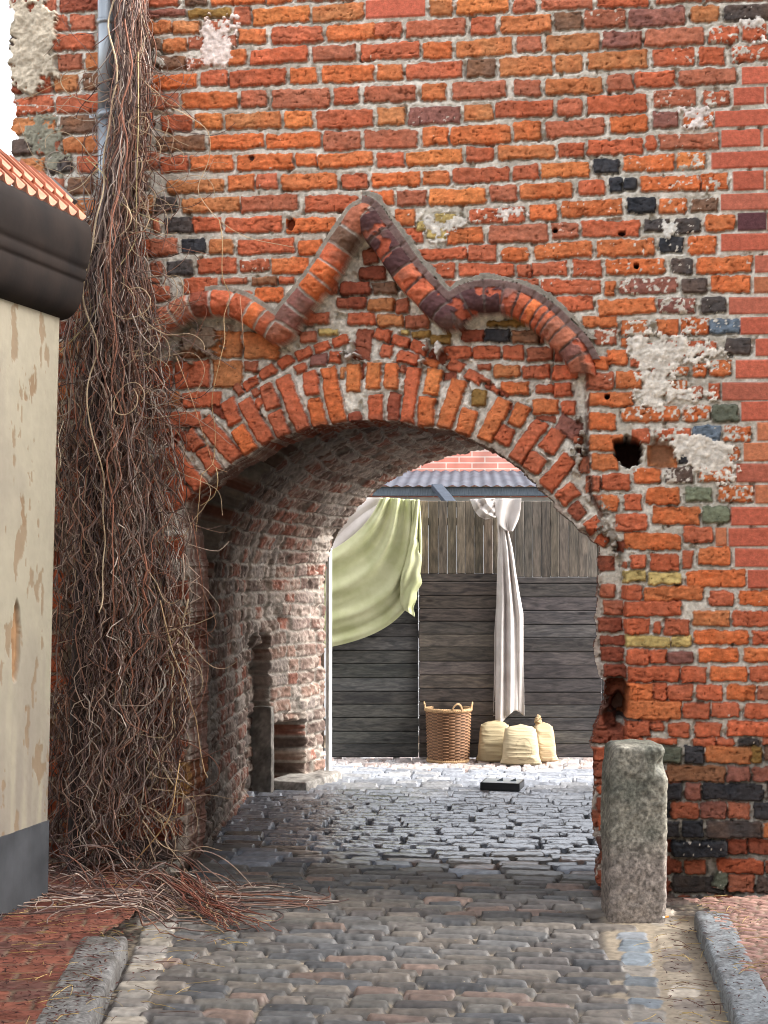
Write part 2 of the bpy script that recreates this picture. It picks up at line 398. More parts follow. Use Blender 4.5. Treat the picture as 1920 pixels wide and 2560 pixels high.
# recessed field (tympanum) bricks
TYM = '''
G
530 50 740 240 y|760 55 1010 250 y|280 262 525 452 r|550 265 750 450 y|765 270 860 340 b|190 480 318 590 y|330 485 610 590 r|215 622 470 725 r|330 90 520 240 t|130 740 330 840 r
60 262 262 452 r|40 480 180 590 b|40 620 200 725 b|-100 480 20 590 r
E
190 705 380 800 q|215 580 320 690 q|55 812 270 905 q|285 815 455 898 t|35 920 235 1005 q|248 927 438 1020 y|445 930 540 1030 b|110 1032 300 1115 r|310 1042 498 1130 y|508 1045 680 1135 b
-200 1032 -25 1115 b|-145 820 40 905 b|480 1145 540 1180 w|560 1152 690 1210 Y|690 1182 830 1255 Y
905 1150 1070 1235 q|1075 1145 1245 1240 K|1255 1150 1445 1245 t|785 1262 980 1355 r|988 1262 1180 1358 r|1200 1262 1340 1360 r|1362 1270 1548 1368 b|1560 1280 1700 1375 q|1090 1082 1380 1130 Y|1450 1190 1560 1240 q
H
1020 285 1110 325 b|1130 292 1322 375 y|1335 294 1530 382 r|1545 292 1720 395 r|1185 410 1375 505 o|1425 430 1560 490 r|1560 420 1680 510 r|1410 532 1590 640 o|1612 545 1712 640 r
D
1290 1145 1420 1190 w|1160 1165 1275 1240 b
'''
# arch ring: "inner x y  outer x y  width colour"
RING = '''
G
330 1310 140 1130 100 r|400 1235 290 1090 110 r|250 1070 160 965 105 b|500 1150 250 880 108 r|600 1045 500 890 105 r|475 880 385 775 105 r|735 955 500 680 112 r|840 905 745 745 112 o|725 705 655 545 108 r|950 840 790 550 105 r|1070 795 1000 640 108 r|990 605 930 435 105 r|1205 755 1050 385 112 r|1325 725 1275 545 108 o|1265 510 1235 345 105 r|1450 700 1365 320 108 o|1550 480 1540 295 98 O
200 1400 100 1210 110 q|1565 700 1555 640 100 q|840 410 800 410 10 q
H
305 460 303 285 98 O|325 690 320 515 95 r|425 465 430 290 98 o|440 680 455 500 85 q|535 700 590 325 95 r|668 725 680 535 110 o|702 505 725 335 105 O|800 740 895 405 108 o|930 785 978 615 115 o|1080 825 1210 545 112 o|1190 845 1250 745 112 r|1285 720 1350 582 105 o|1290 970 1470 700 105 r|1390 1035 1460 930 125 r|1505 895 1590 770 120 r
I
120 600 290 395 115 r|220 690 325 605 108 r|300 800 370 735 105 q|405 890 490 840 95 r|490 1000 530 945 90 r|490 1130 590 1125 100 q|500 1320 600 1320 95 b
'''
# relieving course and odd pieces: "centre x y  w h angle colour"
ODD = '''
G
820 420 110 70 35 r|935 340 120 75 33 r|1058 270 110 72 30 r|1182 210 112 70 26 r|1312 165 112 68 22 r|1443 122 110 66 18 r|1170 315 80 60 20 r|1290 262 120 80 5 p|1405 240 85 80 -5 r|730 470 60 70 40 b|860 490 60 60 30 b|1470 355 35 75 0 y|880 580 60 90 -25 r|390 870 60 40 -40 r|330 790 90 40 30 q|230 810 70 60 20 q|590 610 90 50 -40 q|640 650 60 50 0 q
H
222 150 115 205 -6 q|357 78 118 80 -15 r|485 125 118 72 -20 r|610 170 122 72 -26 r|740 228 118 72 -30 q|868 298 112 78 -25 r|1000 375 118 70 -28 r|385 190 85 95 -5 r|535 245 140 85 -15 r|692 278 105 62 -25 o|225 340 35 95 0 q|505 330 40 60 0 b|1040 530 92 118 -5 Y|1110 440 60 50 -30 q|1150 470 60 40 -40 r|1080 400 70 30 -20 b|830 370 100 60 0 q|1210 500 60 30 -30 q|1500 670 120 35 -5 q|1250 590 40 50 0 q
I
275 180 160 130 -25 p|385 440 70 110 0 b|345 270 60 60 0 b|415 580 30 110 0 b|640 1010 40 70 0 q|670 1140 40 40 0 b|350 350 30 60 0 p
'''
OPEN_PX = [(400, 2230), (462, 2150), (470, 2000), (474, 1800), (470, 1600), (476, 1450), (462, 1340), (452, 1290), (470, 1245),
           (505, 1216), (545, 1182), (585, 1154), (632, 1130), (665, 1106), (704, 1090), (755, 1075), (805, 1064), (845, 1056), (890, 1052), (925, 1050),
           (960, 1050), (1000, 1054), (1030, 1060), (1065, 1068), (1110, 1074), (1160, 1090), (1205, 1112), (1250, 1134), (1262, 1146), (1297, 1172),
           (1326, 1198), (1352, 1226), (1372, 1250), (1388, 1268), (1410, 1288), (1430, 1308), (1447, 1326), (1472, 1342), (1490, 1368), (1494, 1392),
           (1491, 1402), (1498, 1415), (1492, 1450), (1489, 1500), (1487, 1540), (1485, 1580), (1483, 1610), (1492, 1655), (1498, 1690), (1510, 1708),
           (1515, 1735), (1508, 1768), (1493, 1797), (1477, 1835), (1478, 1870), (1480, 1980), (1482, 2060), (1488, 2110), (1503, 2140), (1492, 2180),
           (1488, 2210), (1505, 2240), (1505, 2300), (400, 2300)]
OPEN = [onwall(*p) for p in OPEN_PX]
MOULD_PX = [(385, 825), (412, 800), (438, 785), (470, 768), (500, 760), (540, 756), (575, 760), (608, 772), (640, 792), (668, 812), (692, 830), (706, 822), (722, 795),
            (745, 765), (780, 722), (818, 668), (852, 612), (880, 572), (908, 540), (938, 580), (965, 615), (992, 655), (1022, 696), (1058, 735), (1095, 772),
            (1122, 795), (1135, 792), (1150, 772), (1180, 755), (1215, 750), (1255, 752), (1295, 762), (1330, 782), (1365, 808), (1396, 838), (1425, 868), (1446, 898), (1460, 935), (1468, 985)]
# ---- the sheet
DX = 0.0048
X0, X1, Z0, Z1 = -3.12, 0.80, -0.06, 4.42
xs = np.arange(X0, X1, DX); zs = np.arange(Z0, Z1, DX)
GX, GZ = np.meshgrid(xs, zs, indexing='ij'); NX, NZ = GX.shape
w1 = fbm(GX, GZ, 0.045, 3, 3); w2 = fbm(GX, GZ, 0.045, 9, 3)
w3 = fbm(GX, GZ, 0.018, 21, 2); w4 = fbm(GX, GZ, 0.018, 25, 2)
faceN = fbm(GX * .7 + .3 * GZ, GZ * 1.5, 0.038, 41, 4, 0.62)
crack = ridged(GX * 0.42 + .25 * GZ, GZ * 1.25 - .12 * GX + 0.02 * w1, 0.048, 55, 3)
speck = fbm(GX, GZ, 0.014, 71, 2) + 0.35 * fbm(GX, GZ, 0.07, 75, 2)
blot = fbm(GX, GZ, 0.09, 81, 3)
pits = vnoise(GX, GZ, 0.011, 91)
gr = fbm(GX, GZ, 0.02, 97, 3, 0.6)
# mortar
H = -0.006 + 0.004 * fbm(GX, GZ, 0.03, 11, 4, 0.65) + 0.004 * gr
H -= 0.028 * sstep(0.42, 0.64, fbm(GX, GZ, 0.05, 15, 3))          # washed-out joints
MC = np.zeros(GX.shape + (3,))
mort = L(214, 207, 194, 1.); mortd = L(182, 174, 160, 1.); mortl = L(228, 222, 210, 1.)
_t = sstep(-0.5, 0.5, fbm(GX, GZ, 0.12, 17, 3))[..., None]
MC[:] = mortd * (1 - _t) + mort * _t
_t = sstep(0.1, 0.6, gr)[..., None]; MC = MC * (1 - _t * 0.6) + mortl * _t * 0.6
COLR = MC.copy()
AREA = np.zeros(GX.shape)            # 1 where brick
rng = random.Random(5)
def put_brick(cx, cz, w, h, ang, code, spk=0, proud=None, roughk=1.0):
    global H
    modern = code in 'MN'
    hw, hh = w / 2, h / 2; rad = math.hypot(hw, hh) + 0.02
    i0 = max(0, int((cx - rad - X0) / DX)); i1 = min(NX, int((cx + rad - X0) / DX) + 2)
    j0 = max(0, int((cz - rad - Z0) / DX)); j1 = min(NZ, int((cz + rad - Z0) / DX) + 2)
    if i1 - i0 < 2 or j1 - j0 < 2: return
    S = (slice(i0, i1), slice(j0, j1))
    x = GX[S] - cx; z = GZ[S] - cz; ca, sa = math.cos(ang), math.sin(ang)
    u = x * ca + z * sa; v = -x * sa + z * ca
    if not modern:
        k = roughk
        u = u + k * (0.0075 * w1[S] + 0.0055 * w3[S]); v = v + k * (0.0075 * w2[S] + 0.0050 * w4[S])
        sk = rng.uniform(-0.03, 0.03); u2 = u; v = v + sk * u2
    r = 0.002 if modern else min(rng.uniform(0.003, 0.016), hh * 0.7)
    qx = np.abs(u) - hw + r; qz = np.abs(v) - hh + r
    d = np.hypot(np.maximum(qx, 0), np.maximum(qz, 0)) + np.minimum(np.maximum(qx, qz), 0) - r
    a = np.clip(-d / 0.003 + 0.5, 0, 1)
    p = (rng.uniform(-0.001, 0.010) if proud is None else proud)
    tiltx = rng.uniform(-0.03, 0.03); tiltz = rng.uniform(-0.06, 0.06)
    if modern:
        t = sstep(0.0, 0.003, -d); hgt = 0.004 + 0.0006 * gr[S]
        base = L(*PAL[code]) * (1 + rng.uniform(-.12, .12)) * (1 + .06 * blot[S] + .05 * gr[S])[..., None]
        hue = rng.random()
        base = base * (np.array([1, .85, .85]) if hue < .35 else np.array([1.0, 1.2, 1.0]) if hue < .7 else np.array([.85, .85, .9]))
    else:
        t = sstep(-0.001, 0.009, -d)
        gv = sstep(0.011, 0.003, d) * sstep(-0.003, 0.001, d) * np.clip(0.2 + 1.2 * w3[S] + 1.3 * (v < 0), 0, 1.7); H[S] = H[S] - 0.010 * gv
        COLR[S] = COLR[S] * (1 - 0.15 * np.clip(gv, 0, 1))[..., None]
        gouge = np.clip(faceN[S] - 0.18, 0, 1)
        hgt = p + tiltx * u + tiltz * v + 0.0062 * faceN[S] + 0.0035 * w3[S] - 0.010 * sstep(0.70, 0.98, crack[S]) - 0.006 * sstep(0.72, 0.9, pits) [S] * 1.0
        b0 = L(*PAL[code]) * (1 + rng.uniform(-.13, .13))
        f = rng.uniform(-0.5, 0.5)
        m = sstep(-0.5, 0.7, blot[S] + f)[..., None]
        alt = {'o': 'y', 'O': 'o', 'r': 'b', 'b': 'r', 'p': 'b', 'y': 'o', 't': 'y', 'k': 't', 'K': 'k', 'q': 'b', 'D': 'q'}.get(code)
        alt = L(*PAL[alt]) if alt else b0 * 0.8
        base = b0 * (1 - m * 0.42) + alt * (m * 0.42)
        base = base * (1 + 0.26 * faceN[S] + 0.16 * gr[S] + .16 * w4[S])[..., None]
        dk = sstep(0.62, 0.95, crack[S])[..., None]; base = base * (1 - 0.45 * dk)
        pk = sstep(0.7, 0.9, pits[S])[..., None]; base = base * (1 - 0.5 * pk)
        ed = sstep(0.010, 0.0, -d)[..., None]; base = base * (1 - 0.18 * ed)
    if spk or (not modern and rng.random() < .35):
        th = {0: 0.92, 1: 0.58, 2: 0.22}[spk]
        s = sstep(th, th + 0.12, speck[S] + rng.uniform(-.06, .06))[..., None]
        base = base * (1 - s) + L(224, 214, 200) * s; hgt = hgt + 0.0015 * s[..., 0]
    if modern: H[S] = H[S] * (1 - t) + np.maximum(hgt, H[S]) * t if False else H[S] * (1 - t) + hgt * t
    else: H[S] = H[S] * (1 - t) + hgt * t
    COLR[S] = COLR[S] * (1 - a[..., None]) + base * a[..., None]
    AREA[S] = np.maximum(AREA[S], a)
def rects(txt, **kw):
    cur = None
    for line in txt.strip().split('\n'):
        if line.strip() in TILES: cur = line.strip(); continue
        for it in line.split('|'):
            q = it.split(); x0, y0, x1, y1 = map(float, q[:4]); c = q[4][0]; sp = int(q[4][1]) if len(q[4]) > 1 else 0
            a = tz(cur, (x0 + x1) / 2, (y0 + y1) / 2); cx, cz = onwall(*a)
            w = onwall(*tz(cur, x1, (y0 + y1) / 2))[0] - onwall(*tz(cur, x0, (y0 + y1) / 2))[0]
            h = onwall(*tz(cur, (x0 + x1) / 2, y0))[1] - onwall(*tz(cur, (x0 + x1) / 2, y1))[1]
            yy = a[1]
            h -= abs(w) * 0.02 if yy < 900 else 0
            put_brick(cx, cz, abs(w) + 0.004, h + 0.004, rng.uniform(-.012, .012), c, sp, **kw)
# courses nobody can see well (behind the creeper, behind the post): the same bond carried on
def fill(x0, x1, z0, z1, codes, seed=0):
    r = random.Random(seed); z = z0; k = 0
    while z < z1:
        h = r.uniform(0.078, 0.09); x = x0 - r.uniform(0, .28); 
        while x < x1:
            w = r.choice([0.27, 0.13, 0.27, 0.13, 0.2]); cx = x + w / 2; cz = z + h / 2
            if cx > x0 and cx < x1:
                put_brick(cx, cz, w, h, r.uniform(-.02, .02), r.choice(codes), r.choice([0, 0, 0, 1]))
            x += w + r.uniform(.012, .022)
        z += h + r.uniform(.014, .022)
xa = onwall(368, 1000)[0]
fill(X0, xa, 0.0, 4.4, 'rbqtbrkyt', 3)
fill(onwall(1500, 2000)[0], onwall(1640, 2000)[0], 0.0, 0.95, 'qbqkb', 4)
TYMW = []
rects(TXT)
# parapet corner at the far left
def small(lst):
    for (x0, y0, x1, y1, c, s) in lst:
        a = ((x0 + x1) / 2, (y0 + y1) / 2); cx, cz = onwall(*a)
        w = onwall(x1, a[1])[0] - onwall(x0, a[1])[0]; h = onwall(a[0], y0)[1] - onwall(a[0], y1)[1]
        put_brick(cx, cz, w, h, 0, c, s)
# ---- region masks
Vm = dense([onwall(*p) for p in MOULD_PX], 0.02)
md, ms, msg = polydist(GX, GZ, Vm)
RINGO = [onwall(*tz('G', x, y)) for x, y in ((60, 1250), (150, 900), (350, 740), (560, 560), (700, 470), (860, 360), (1000, 280), (1180, 165), (1380, 80), (1500, 60))] + \
        [onwall(*tz('H', x, y)) for x, y in ((150, 35), (300, 20), (430, 60), (560, 100), (700, 160), (860, 240), (1000, 320), (1100, 390), (1190, 400))] + \
        [onwall(*tz('I', x, y)) for x, y in ((0, -40), (200, -50), (420, -60))]
JAMB = [onwall(*p) for p in ((1452, 890), (1464, 930), (1468, 1000), (1470, 1150), (1478, 1230), (1502, 1285), (1532, 1330), (1553, 1375), (1560, 1450), (1562, 1560), (1561, 1700), (1562, 1790), (1561, 1880), (1530, 1890), (1530, 2300))]
TYP = [tuple(p) for p in Vm] + JAMB[:3] + RINGO[::-1] + [onwall(340, 1200), onwall(340, 850)]
tymm = inpoly(GX, GZ, TYP)
inner = [tuple(p) for p in Vm] + JAMB + [onwall(300, 2300), onwall(300, 1400), onwall(340, 1200), onwall(340, 850)]
innm = inpoly(GX, GZ, inner)
openm = inpoly(GX + 0.009 * w1 + .005 * w3 + 0.013 * vnoise(GX * .02, GZ + .004 * w2, .055, 431) * (GX > -.4), GZ + 0.009 * w2 + .005 * w4, OPEN)
od, _, _ = polydist(GX, GZ, OPEN, True)
def blur(a, n):
    k = np.ones(n) / n
    for ax in (0, 1):
        a = np.apply_along_axis(lambda v: np.convolve(v, k, 'same'), ax, a)
    return a
# tympanum: bricks first wiped to plain mortar, then the recessed field
AREA2 = AREA.copy()
tm = tymm | (innm & (GZ > onwall(1000, 1330)[1]))
tmf = tm.astype(float)[..., None]
H = np.where(tm, -0.014 + 0.008 * gr + 0.006 * w1 - 0.03 * sstep(0.35, 0.6, fbm(GX, GZ, 0.05, 19, 3)), H)
COLR = COLR * (1 - tmf) + (MC * 0.8 + mortl * 0.2) * (1 + .25 * gr + .2 * w3)[..., None] * tmf
rects(TYM)
def oriented(txt):
    cur = None
    for line in txt.strip().split('\n'):
        if line.strip() in TILES: cur = line.strip(); continue
        for it in line.split('|'):
            q = it.split(); c = q[5]
            cx, cz = onwall(*tz(cur, float(q[0]), float(q[1]))); sc_ = 1 / ZS / 515
            put_brick(cx, cz, float(q[2]) * sc_ * 1.08, float(q[3]) * sc_ * 1.1, R(float(q[4])), c, 0, proud=rng.uniform(-.004, .008) if c != 'q' else -0.02, roughk=1.1)
def ring(txt):
    cur = None
    for line in txt.strip().split('\n'):
        if line.strip() in TILES: cur = line.strip(); continue
        for it in line.split('|'):
            q = it.split(); a = onwall(*tz(cur, float(q[0]), float(q[1]))); b = onwall(*tz(cur, float(q[2]), float(q[3])))
            l = math.hypot(b[0] - a[0], b[1] - a[1]); ang = math.atan2(b[1] - a[1], b[0] - a[0])
            w = float(q[4]) / ZS / 515
            rs = 0.03 if l > 0.05 else 0.01
            put_brick((a[0] + b[0]) / 2, (a[1] + b[1]) / 2, l + .012, w * 1.04, ang, q[5], 0, proud=rng.uniform(0.004, 0.016) if q[5] != 'q' else -0.01, roughk=0.9)
oriented(ODD)
# inner part of the ring sits a little forward, then the voussoirs
ring(RING)
# left jamb, seen through the creeper
for (x0, y0, x1, y1, c) in ((395, 1846, 468, 1870, 'r'), (330, 1876, 460, 1905, 'b'), (330, 1780, 462, 1836, 'q'), (340, 1730, 470, 1775, 'b'), (340, 1680, 465, 1722, 'q'),
                            (335, 1636, 470, 1675, 'b'), (330, 1460, 420, 1500, 'w'), (340, 1410, 425, 1450, 'r'), (380, 1340, 460, 1395, 'r'), (335, 1995, 460, 2040, 'q'), (330, 2050, 455, 2090, 'b'),
                            (330, 2100, 440, 2150, 'k'), (395, 1450, 470, 1500, 'q')):
    small([(x0, y0, x1, y1, c, 0)])
for (x0, y0, x1, y1) in ((398, 1515, 470, 1630), (405, 1908, 478, 1990)):
    a = onwall((x0 + x1) / 2, (y0 + y1) / 2); w = onwall(x1, y0)[0] - onwall(x0, y0)[0]; h = onwall(x0, y0)[1] - onwall(x0, y1)[1]
    put_brick(a[0], a[1], w, h, 0, 'Y' if y0 > 1800 else 't', 0, proud=0.02)
# the big rough stones low on the right
put_brick(*onwall(*tz('K', 970, 1005)), 0.075, 0.09, 0.3, 'k', 1, proud=0.03)
put_brick(*onwall(*tz('K', 1330, 840)), 0.06, 0.08, -0.3, 'g', 1, proud=0.03)
# ---- depths
off = -0.10 * tm
band = innm & ~tm & (GX > onwall(1300, 1500)[0])
off = off - 0.085 * band
low = (GX > onwall(1560, 2100)[0]) & (GZ < onwall(1700, 2098)[1])
off = off - 0.045 * low
ringz = np.exp(-((od) / 0.30) ** 4) * tm
off = off + 0.085 * ringz * (GZ > 1.3)
off = blur(off, 5)
H = H + off
# the proud black stretcher low on the right, over the recess
put_brick(*onwall(*tz('K', 1185, 620)), 0.26, 0.082, 0.01, 'K', 1, proud=0.02)
# crumbled cavity in the right jamb
for (px, py, rx, rz, dep) in ((1540, 1738, 30, 42, .16), (1535, 1800, 26, 30, .12), (1546, 1770, 18, 30, .12), (1548, 2180, 14, 60, .1)):
    cx, cz = onwall(px, py); e = np.hypot((GX - cx) / (rx / 520), (GZ - cz) / (rz / 520)) + 0.3 * w1
    m = sstep(1.15, 0.8, e); H -= dep * m; COLR = COLR * (1 - 0.35 * m[..., None])
# holes: putlog hole, concave brick, small holes
def hole(px, py, r, dep, col=None, edge=0.12, sy=1.0):
    global H, COLR
    cx, cz = onwall(px, py); e = np.hypot((GX - cx), (GZ - cz) / sy) / (r / 520.0) + 0.30 * w1 + .2 * w3
    m = sstep(1 + edge, 1 - edge, e); H = H * (1 - m) + (-dep + 0.01 * w1) * m
    if col is not None: COLR = COLR * (1 - m[..., None]) + np.array(col) * m[..., None]
hole(1573, 1128, 36, 0.30, L(70, 45, 38), sy=1.0)
put_brick(*onwall(1656, 1140), .14, .105, 0, 'y', 0, proud=-.045); hole(1654, 1136, 30, 0.06, L(150, 104, 76), edge=0.35, sy=1.15)
hole(1591, 665, 6, 0.05, L(40, 30, 28)); hole(1388, 576, 6, 0.05, L(50, 34, 28)); hole(1555, 583, 9, 0.04, L(60, 30, 22), sy=.6)
hole(1518, 992, 7, 0.05, L(50, 30, 24)); hole(1665, 892, 7, 0.04, L(30, 28, 28)); hole(727, 561, 11, 0.04, L(120, 55, 30), sy=1.5)
hole(628, 395, 7, 0.02, L(90, 60, 50)); hole(955, 1115, 24, 0.07, L(110, 90, 78), sy=1.2)
# the rust-black patch dissolving the ring into the right wall
# ---- plaster patches
pl_n = fbm(GX, GZ, 0.05, 201, 4, 0.6); pl_m = fbm(GX, GZ, 0.022, 211, 3, 0.6)
def plaster(poly, thr=0.1, lvl=0.006, col=(234, 224, 210), keep=0.0, wr=0.03):
    global H, COLR
    P = [onwall(*p) for p in poly]
    ins = inpoly(GX, GZ, P); d, _, _ = polydist(GX, GZ, P, True)
    sd = np.where(ins, d, -d)
    f = sd / wr + pl_n * 2.8 + 1.8 * pl_m + .8 * gr - AREA * keep
    m = sstep(thr, thr + 0.25, f) * (ins | (d < 0.03))
    h = lvl + 0.012 * pl_n + 0.008 * pl_m + .004 * gr
    H = H * (1 - m) + np.maximum(H, h) * m
    c = L(*col) * (1 + 0.26 * pl_m + 0.12 * blot + .14 * gr)[..., None]
    COLR = COLR * (1 - m[..., None]) + c * m[..., None]
plaster([(1555, 830), (1600, 812), (1700, 830), (1770, 840), (1830, 870), (1830, 900), (1780, 895), (1790, 930), (1740, 905), (1690, 960), (1690, 1010), (1650, 1035), (1590, 1030), (1575, 985), (1600, 935), (1545, 870)], thr=0.55, keep=0.35)
plaster([(1620, 930), (1810, 960), (1800, 1010), (1640, 1020)], thr=0.9, keep=0.7)
plaster([(1640, 1080), (1750, 1060), (1850, 1120), (1840, 1220), (1760, 1200), (1700, 1180)], thr=1.0, keep=0.9, wr=.02)
plaster([(490, 50), (580, 42), (585, 75), (600, 45), (604, 75), (585, 120), (590, 160), (560, 175), (470, 170), (500, 120)], thr=0.5, keep=0.5, col=(240, 222, 212))
plaster([(350, 130), (400, 128), (410, 165), (350, 175)], thr=0.6, keep=0.4, col=(214, 206, 192))
plaster([(1020, 530), (1170, 520), (1180, 560), (1110, 620), (1040, 600)], thr=0.4, keep=1.2, col=(216, 208, 196))
plaster([(1630, 545), (1690, 548), (1700, 575), (1665, 595)], thr=0.2, keep=0.3, col=(222, 216, 206))
plaster([(1240, 522), (1300, 510), (1310, 545), (1250, 552)], thr=0.3, keep=0.2, col=(226, 214, 204))
plaster([(1710, 275), (1770, 278), (1770, 318), (1720, 318)], thr=0.1, keep=0.1, col=(232, 220, 212))
plaster([(1830, 35), (1925, 20), (1925, 110), (1850, 105)], thr=0.9, keep=0.8, col=(230, 220, 210))
plaster([(28, 0), (110, 0), (140, 60), (142, 150), (140, 200), (90, 225), (60, 215), (25, 190), (20, 60)], thr=-0.5, keep=0.3, lvl=0.025, col=(204, 190, 168))
plaster([(70, 270), (140, 290), (180, 400), (150, 460), (60, 380)], thr=0.3, keep=0.5, lvl=0.0, col=(150, 146, 128))
plaster([(140, 1050), (205, 1050), (200, 1700), (140, 1700)], thr=0.6, keep=0.8, col=(150, 136, 120))
plaster([(430, 820), (480, 790), (560, 800), (540, 890), (420, 900)], thr=0.7, keep=0.3, lvl=-.06, col=(150, 130, 112))
plaster([(1060, 850), (1105, 850), (1100, 900), (1050, 900)], thr=0.3, keep=0.6, lvl=-.02, col=(212, 204, 196))
plaster([(846, 880), (885, 850), (905, 890), (860, 900)], thr=0.1, keep=0.3, lvl=-.03, col=(212, 204, 196))
plaster([(1485, 1240), (1520, 1270), (1555, 1340), (1560, 1390), (1530, 1380), (1500, 1300)], thr=0.2, keep=0.3, lvl=-.03, col=(168, 158, 146))
plaster([(1430, 1020), (1470, 1010), (1468, 1240), (1430, 1180), (1425, 1080)], thr=0.7, keep=0.7, lvl=-.01, col=(176, 166, 154))
# ---- the ogee moulding of shaped brick
MW = 0.060
seg = 0.098
ANC = [('D', 200, 1180, 'b'), ('D', 280, 1140, 'b'), ('D', 390, 1070, 'b'), ('D', 520, 1030, 'q'), ('D', 650, 1000, 'r'), ('D', 785, 1020, 'r'), ('D', 890, 1070, 'o'), ('D', 960, 1140, 'r'), ('D', 1030, 1170, 'b'), ('D', 1110, 1090, 'p'), ('D', 1190, 980, 'p'), ('D', 1265, 870, 'o'), ('D', 1370, 790, 'o'), ('D', 1440, 680, 'r'), ('D', 1520, 560, 't'), ('D', 1585, 450, 'b'),
       ('E', 300, 480, 'D'), ('E', 400, 590, 'D'), ('E', 470, 710, 'D'), ('E', 560, 820, 'r'), ('E', 640, 920, 'r'), ('E', 720, 1020, 'D'), ('E', 820, 1100, 'D'), ('E', 920, 1060, 'D'), ('E', 1030, 1020, 'D'), ('E', 1150, 990, 'D'), ('E', 1260, 1000, 'p'), ('E', 1330, 1020, 'r'), ('E', 1400, 1060, 'o'), ('E', 1480, 1090, 'r'), ('E', 1570, 1150, 'b'), ('F', 120, 830, 'r'), ('F', 290, 910, 'b'), ('F', 370, 1010, 'p'), ('F', 430, 1110, 'b')]
_ap = np.array([onwall(*tz(a[0], a[1], a[2])) for a in ANC]); _, _as, _ = polydist(_ap[:, 0], _ap[:, 1], Vm)
_o = np.argsort(_as); _as = _as[_o]; mcodes = ''.join(ANC[i][3] for i in _o); _bd = (_as[1:] + _as[:-1]) / 2
ms_ = ms + .006 * w1
k_ = np.searchsorted(_bd, ms_); _bb = np.concatenate([[-1], _bd, [99]]); _dj = np.minimum(ms_ - _bb[k_], _bb[np.clip(k_ + 1, 0, len(_bb) - 1)] - ms_); fr = _dj / 0.11
mcol = np.array([L(*PAL[mcodes[min(i, len(mcodes) - 1)]]) * (1, 1, 1) for i in range(60)])
mcol *= np.random.RandomState(4).uniform(.85, 1.15, (60, 1))
inM = (md < MW + 0.004 * w1) & (GZ > onwall(1450, 935)[1] + .03 * w1)
_jit = np.random.RandomState(9).uniform(-.006, .006, 60)[np.clip(k_, 0, 59)]
torus = 0.006 + 0.066 * np.sqrt(np.clip(1 - (md / MW) ** 2, 0, 1)) + 0.009 * faceN + .005 * w3 + _jit
joint = sstep(0.085, 0.02, np.minimum(fr, 1 - fr))
torus = torus - 0.012 * joint - 0.05 * sstep(onwall(1450, 915)[1], onwall(1460, 965)[1], GZ)
chip = sstep(0.18, 0.32, fbm(GX, GZ, 0.05, 301, 3)); torus -= 0.012 * chip
H = np.where(inM, np.maximum(torus, -0.06), H)
cm = mcol[np.clip(k_, 0, 59)] * (1 + 0.25 * faceN + 0.1 * gr)[..., None]
isD = (k_ >= 16)
ch = (chip * 0.8)[..., None] * isD[..., None]; cm = cm * (1 - ch) + L(196, 100, 70) * ch
dirt = sstep(0.1, 0.6, blot)[..., None] * 0.45; cm = cm * (1 - dirt) + L(120, 96, 84) * dirt
_jc = np.where(isD[..., None], L(120, 104, 98), mort * .7); cm = cm * (1 - joint[..., None] * 0.85) + _jc * joint[..., None] * 0.85
ia = inM[..., None]; COLR = np.where(ia, cm, COLR)
# outer fillet
outside = msg > 0
fl = outside & (GZ > onwall(1450, 900)[1]) & (md >= MW - 0.002) & (md < MW + 0.034 + 0.004 * w1) & (GX > onwall(905, 545)[0])
fh = 0.030 - 0.25 * (md - MW) * 0 + 0.003 * faceN - 0.008 * sstep(0.1, 0.02, np.minimum(fr, 1 - fr))
H = np.where(fl, fh, H); fc = (L(128, 104, 98) * (1 + 0.25 * faceN + 0.2 * blot)[..., None]); COLR = np.where(fl[..., None], fc, COLR)
fl2 = outside & (GZ > onwall(1450, 850)[1]) & (md >= MW + 0.034) & (md < MW + 0.06 + 0.016 * w1) & (GX > onwall(905, 545)[0])
H = np.where(fl2, 0.018 + 0.005 * w1, H); COLR = np.where(fl2[..., None], L(150, 142, 130) * (1 + .2 * gr)[..., None], COLR)
fl3 = outside & (md >= MW - 0.002) & (md < MW + 0.022) & (GX <= onwall(905, 545)[0]) & (ms > 0.3)
H = np.where(fl3, 0.012 + 0.006 * w1, H); COLR = np.where(fl3[..., None], L(158, 148, 134) * (1 + .25 * gr)[..., None], COLR)
# grime low on the right, dark brick colour along the rim
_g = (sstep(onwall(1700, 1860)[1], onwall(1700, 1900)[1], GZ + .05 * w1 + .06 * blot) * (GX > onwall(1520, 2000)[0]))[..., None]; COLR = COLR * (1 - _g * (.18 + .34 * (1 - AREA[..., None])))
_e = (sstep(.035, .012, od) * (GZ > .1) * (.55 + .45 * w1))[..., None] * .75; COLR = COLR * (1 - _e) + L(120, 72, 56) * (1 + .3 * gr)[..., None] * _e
_jd, _, _ = polydist(GX, GZ, JAMB[:6]); _j = (sstep(.020, .008, _jd + .006 * w1) * sstep(-.2, .3, w3 + .5 * w1 + .3))[..., None] * .8; COLR = COLR * (1 - _j) + L(104, 68, 54) * (1 + .3 * gr)[..., None] * _j  # shadow of the jamb recess painted as a dark brown line
# ---- outlines of the standing masonry
leftcut = GX < (onwall(30, 200)[0] + 0.03 * w1 + 0.02 * fbm(GX, GZ, 0.15, 401, 2))
dead = openm | leftcut
kv = ~dead
keep = kv[:-1, :-1] & kv[1:, :-1] & kv[1:, 1:] & kv[:-1, 1:]
Vw = np.stack([GX, -H, GZ], -1)
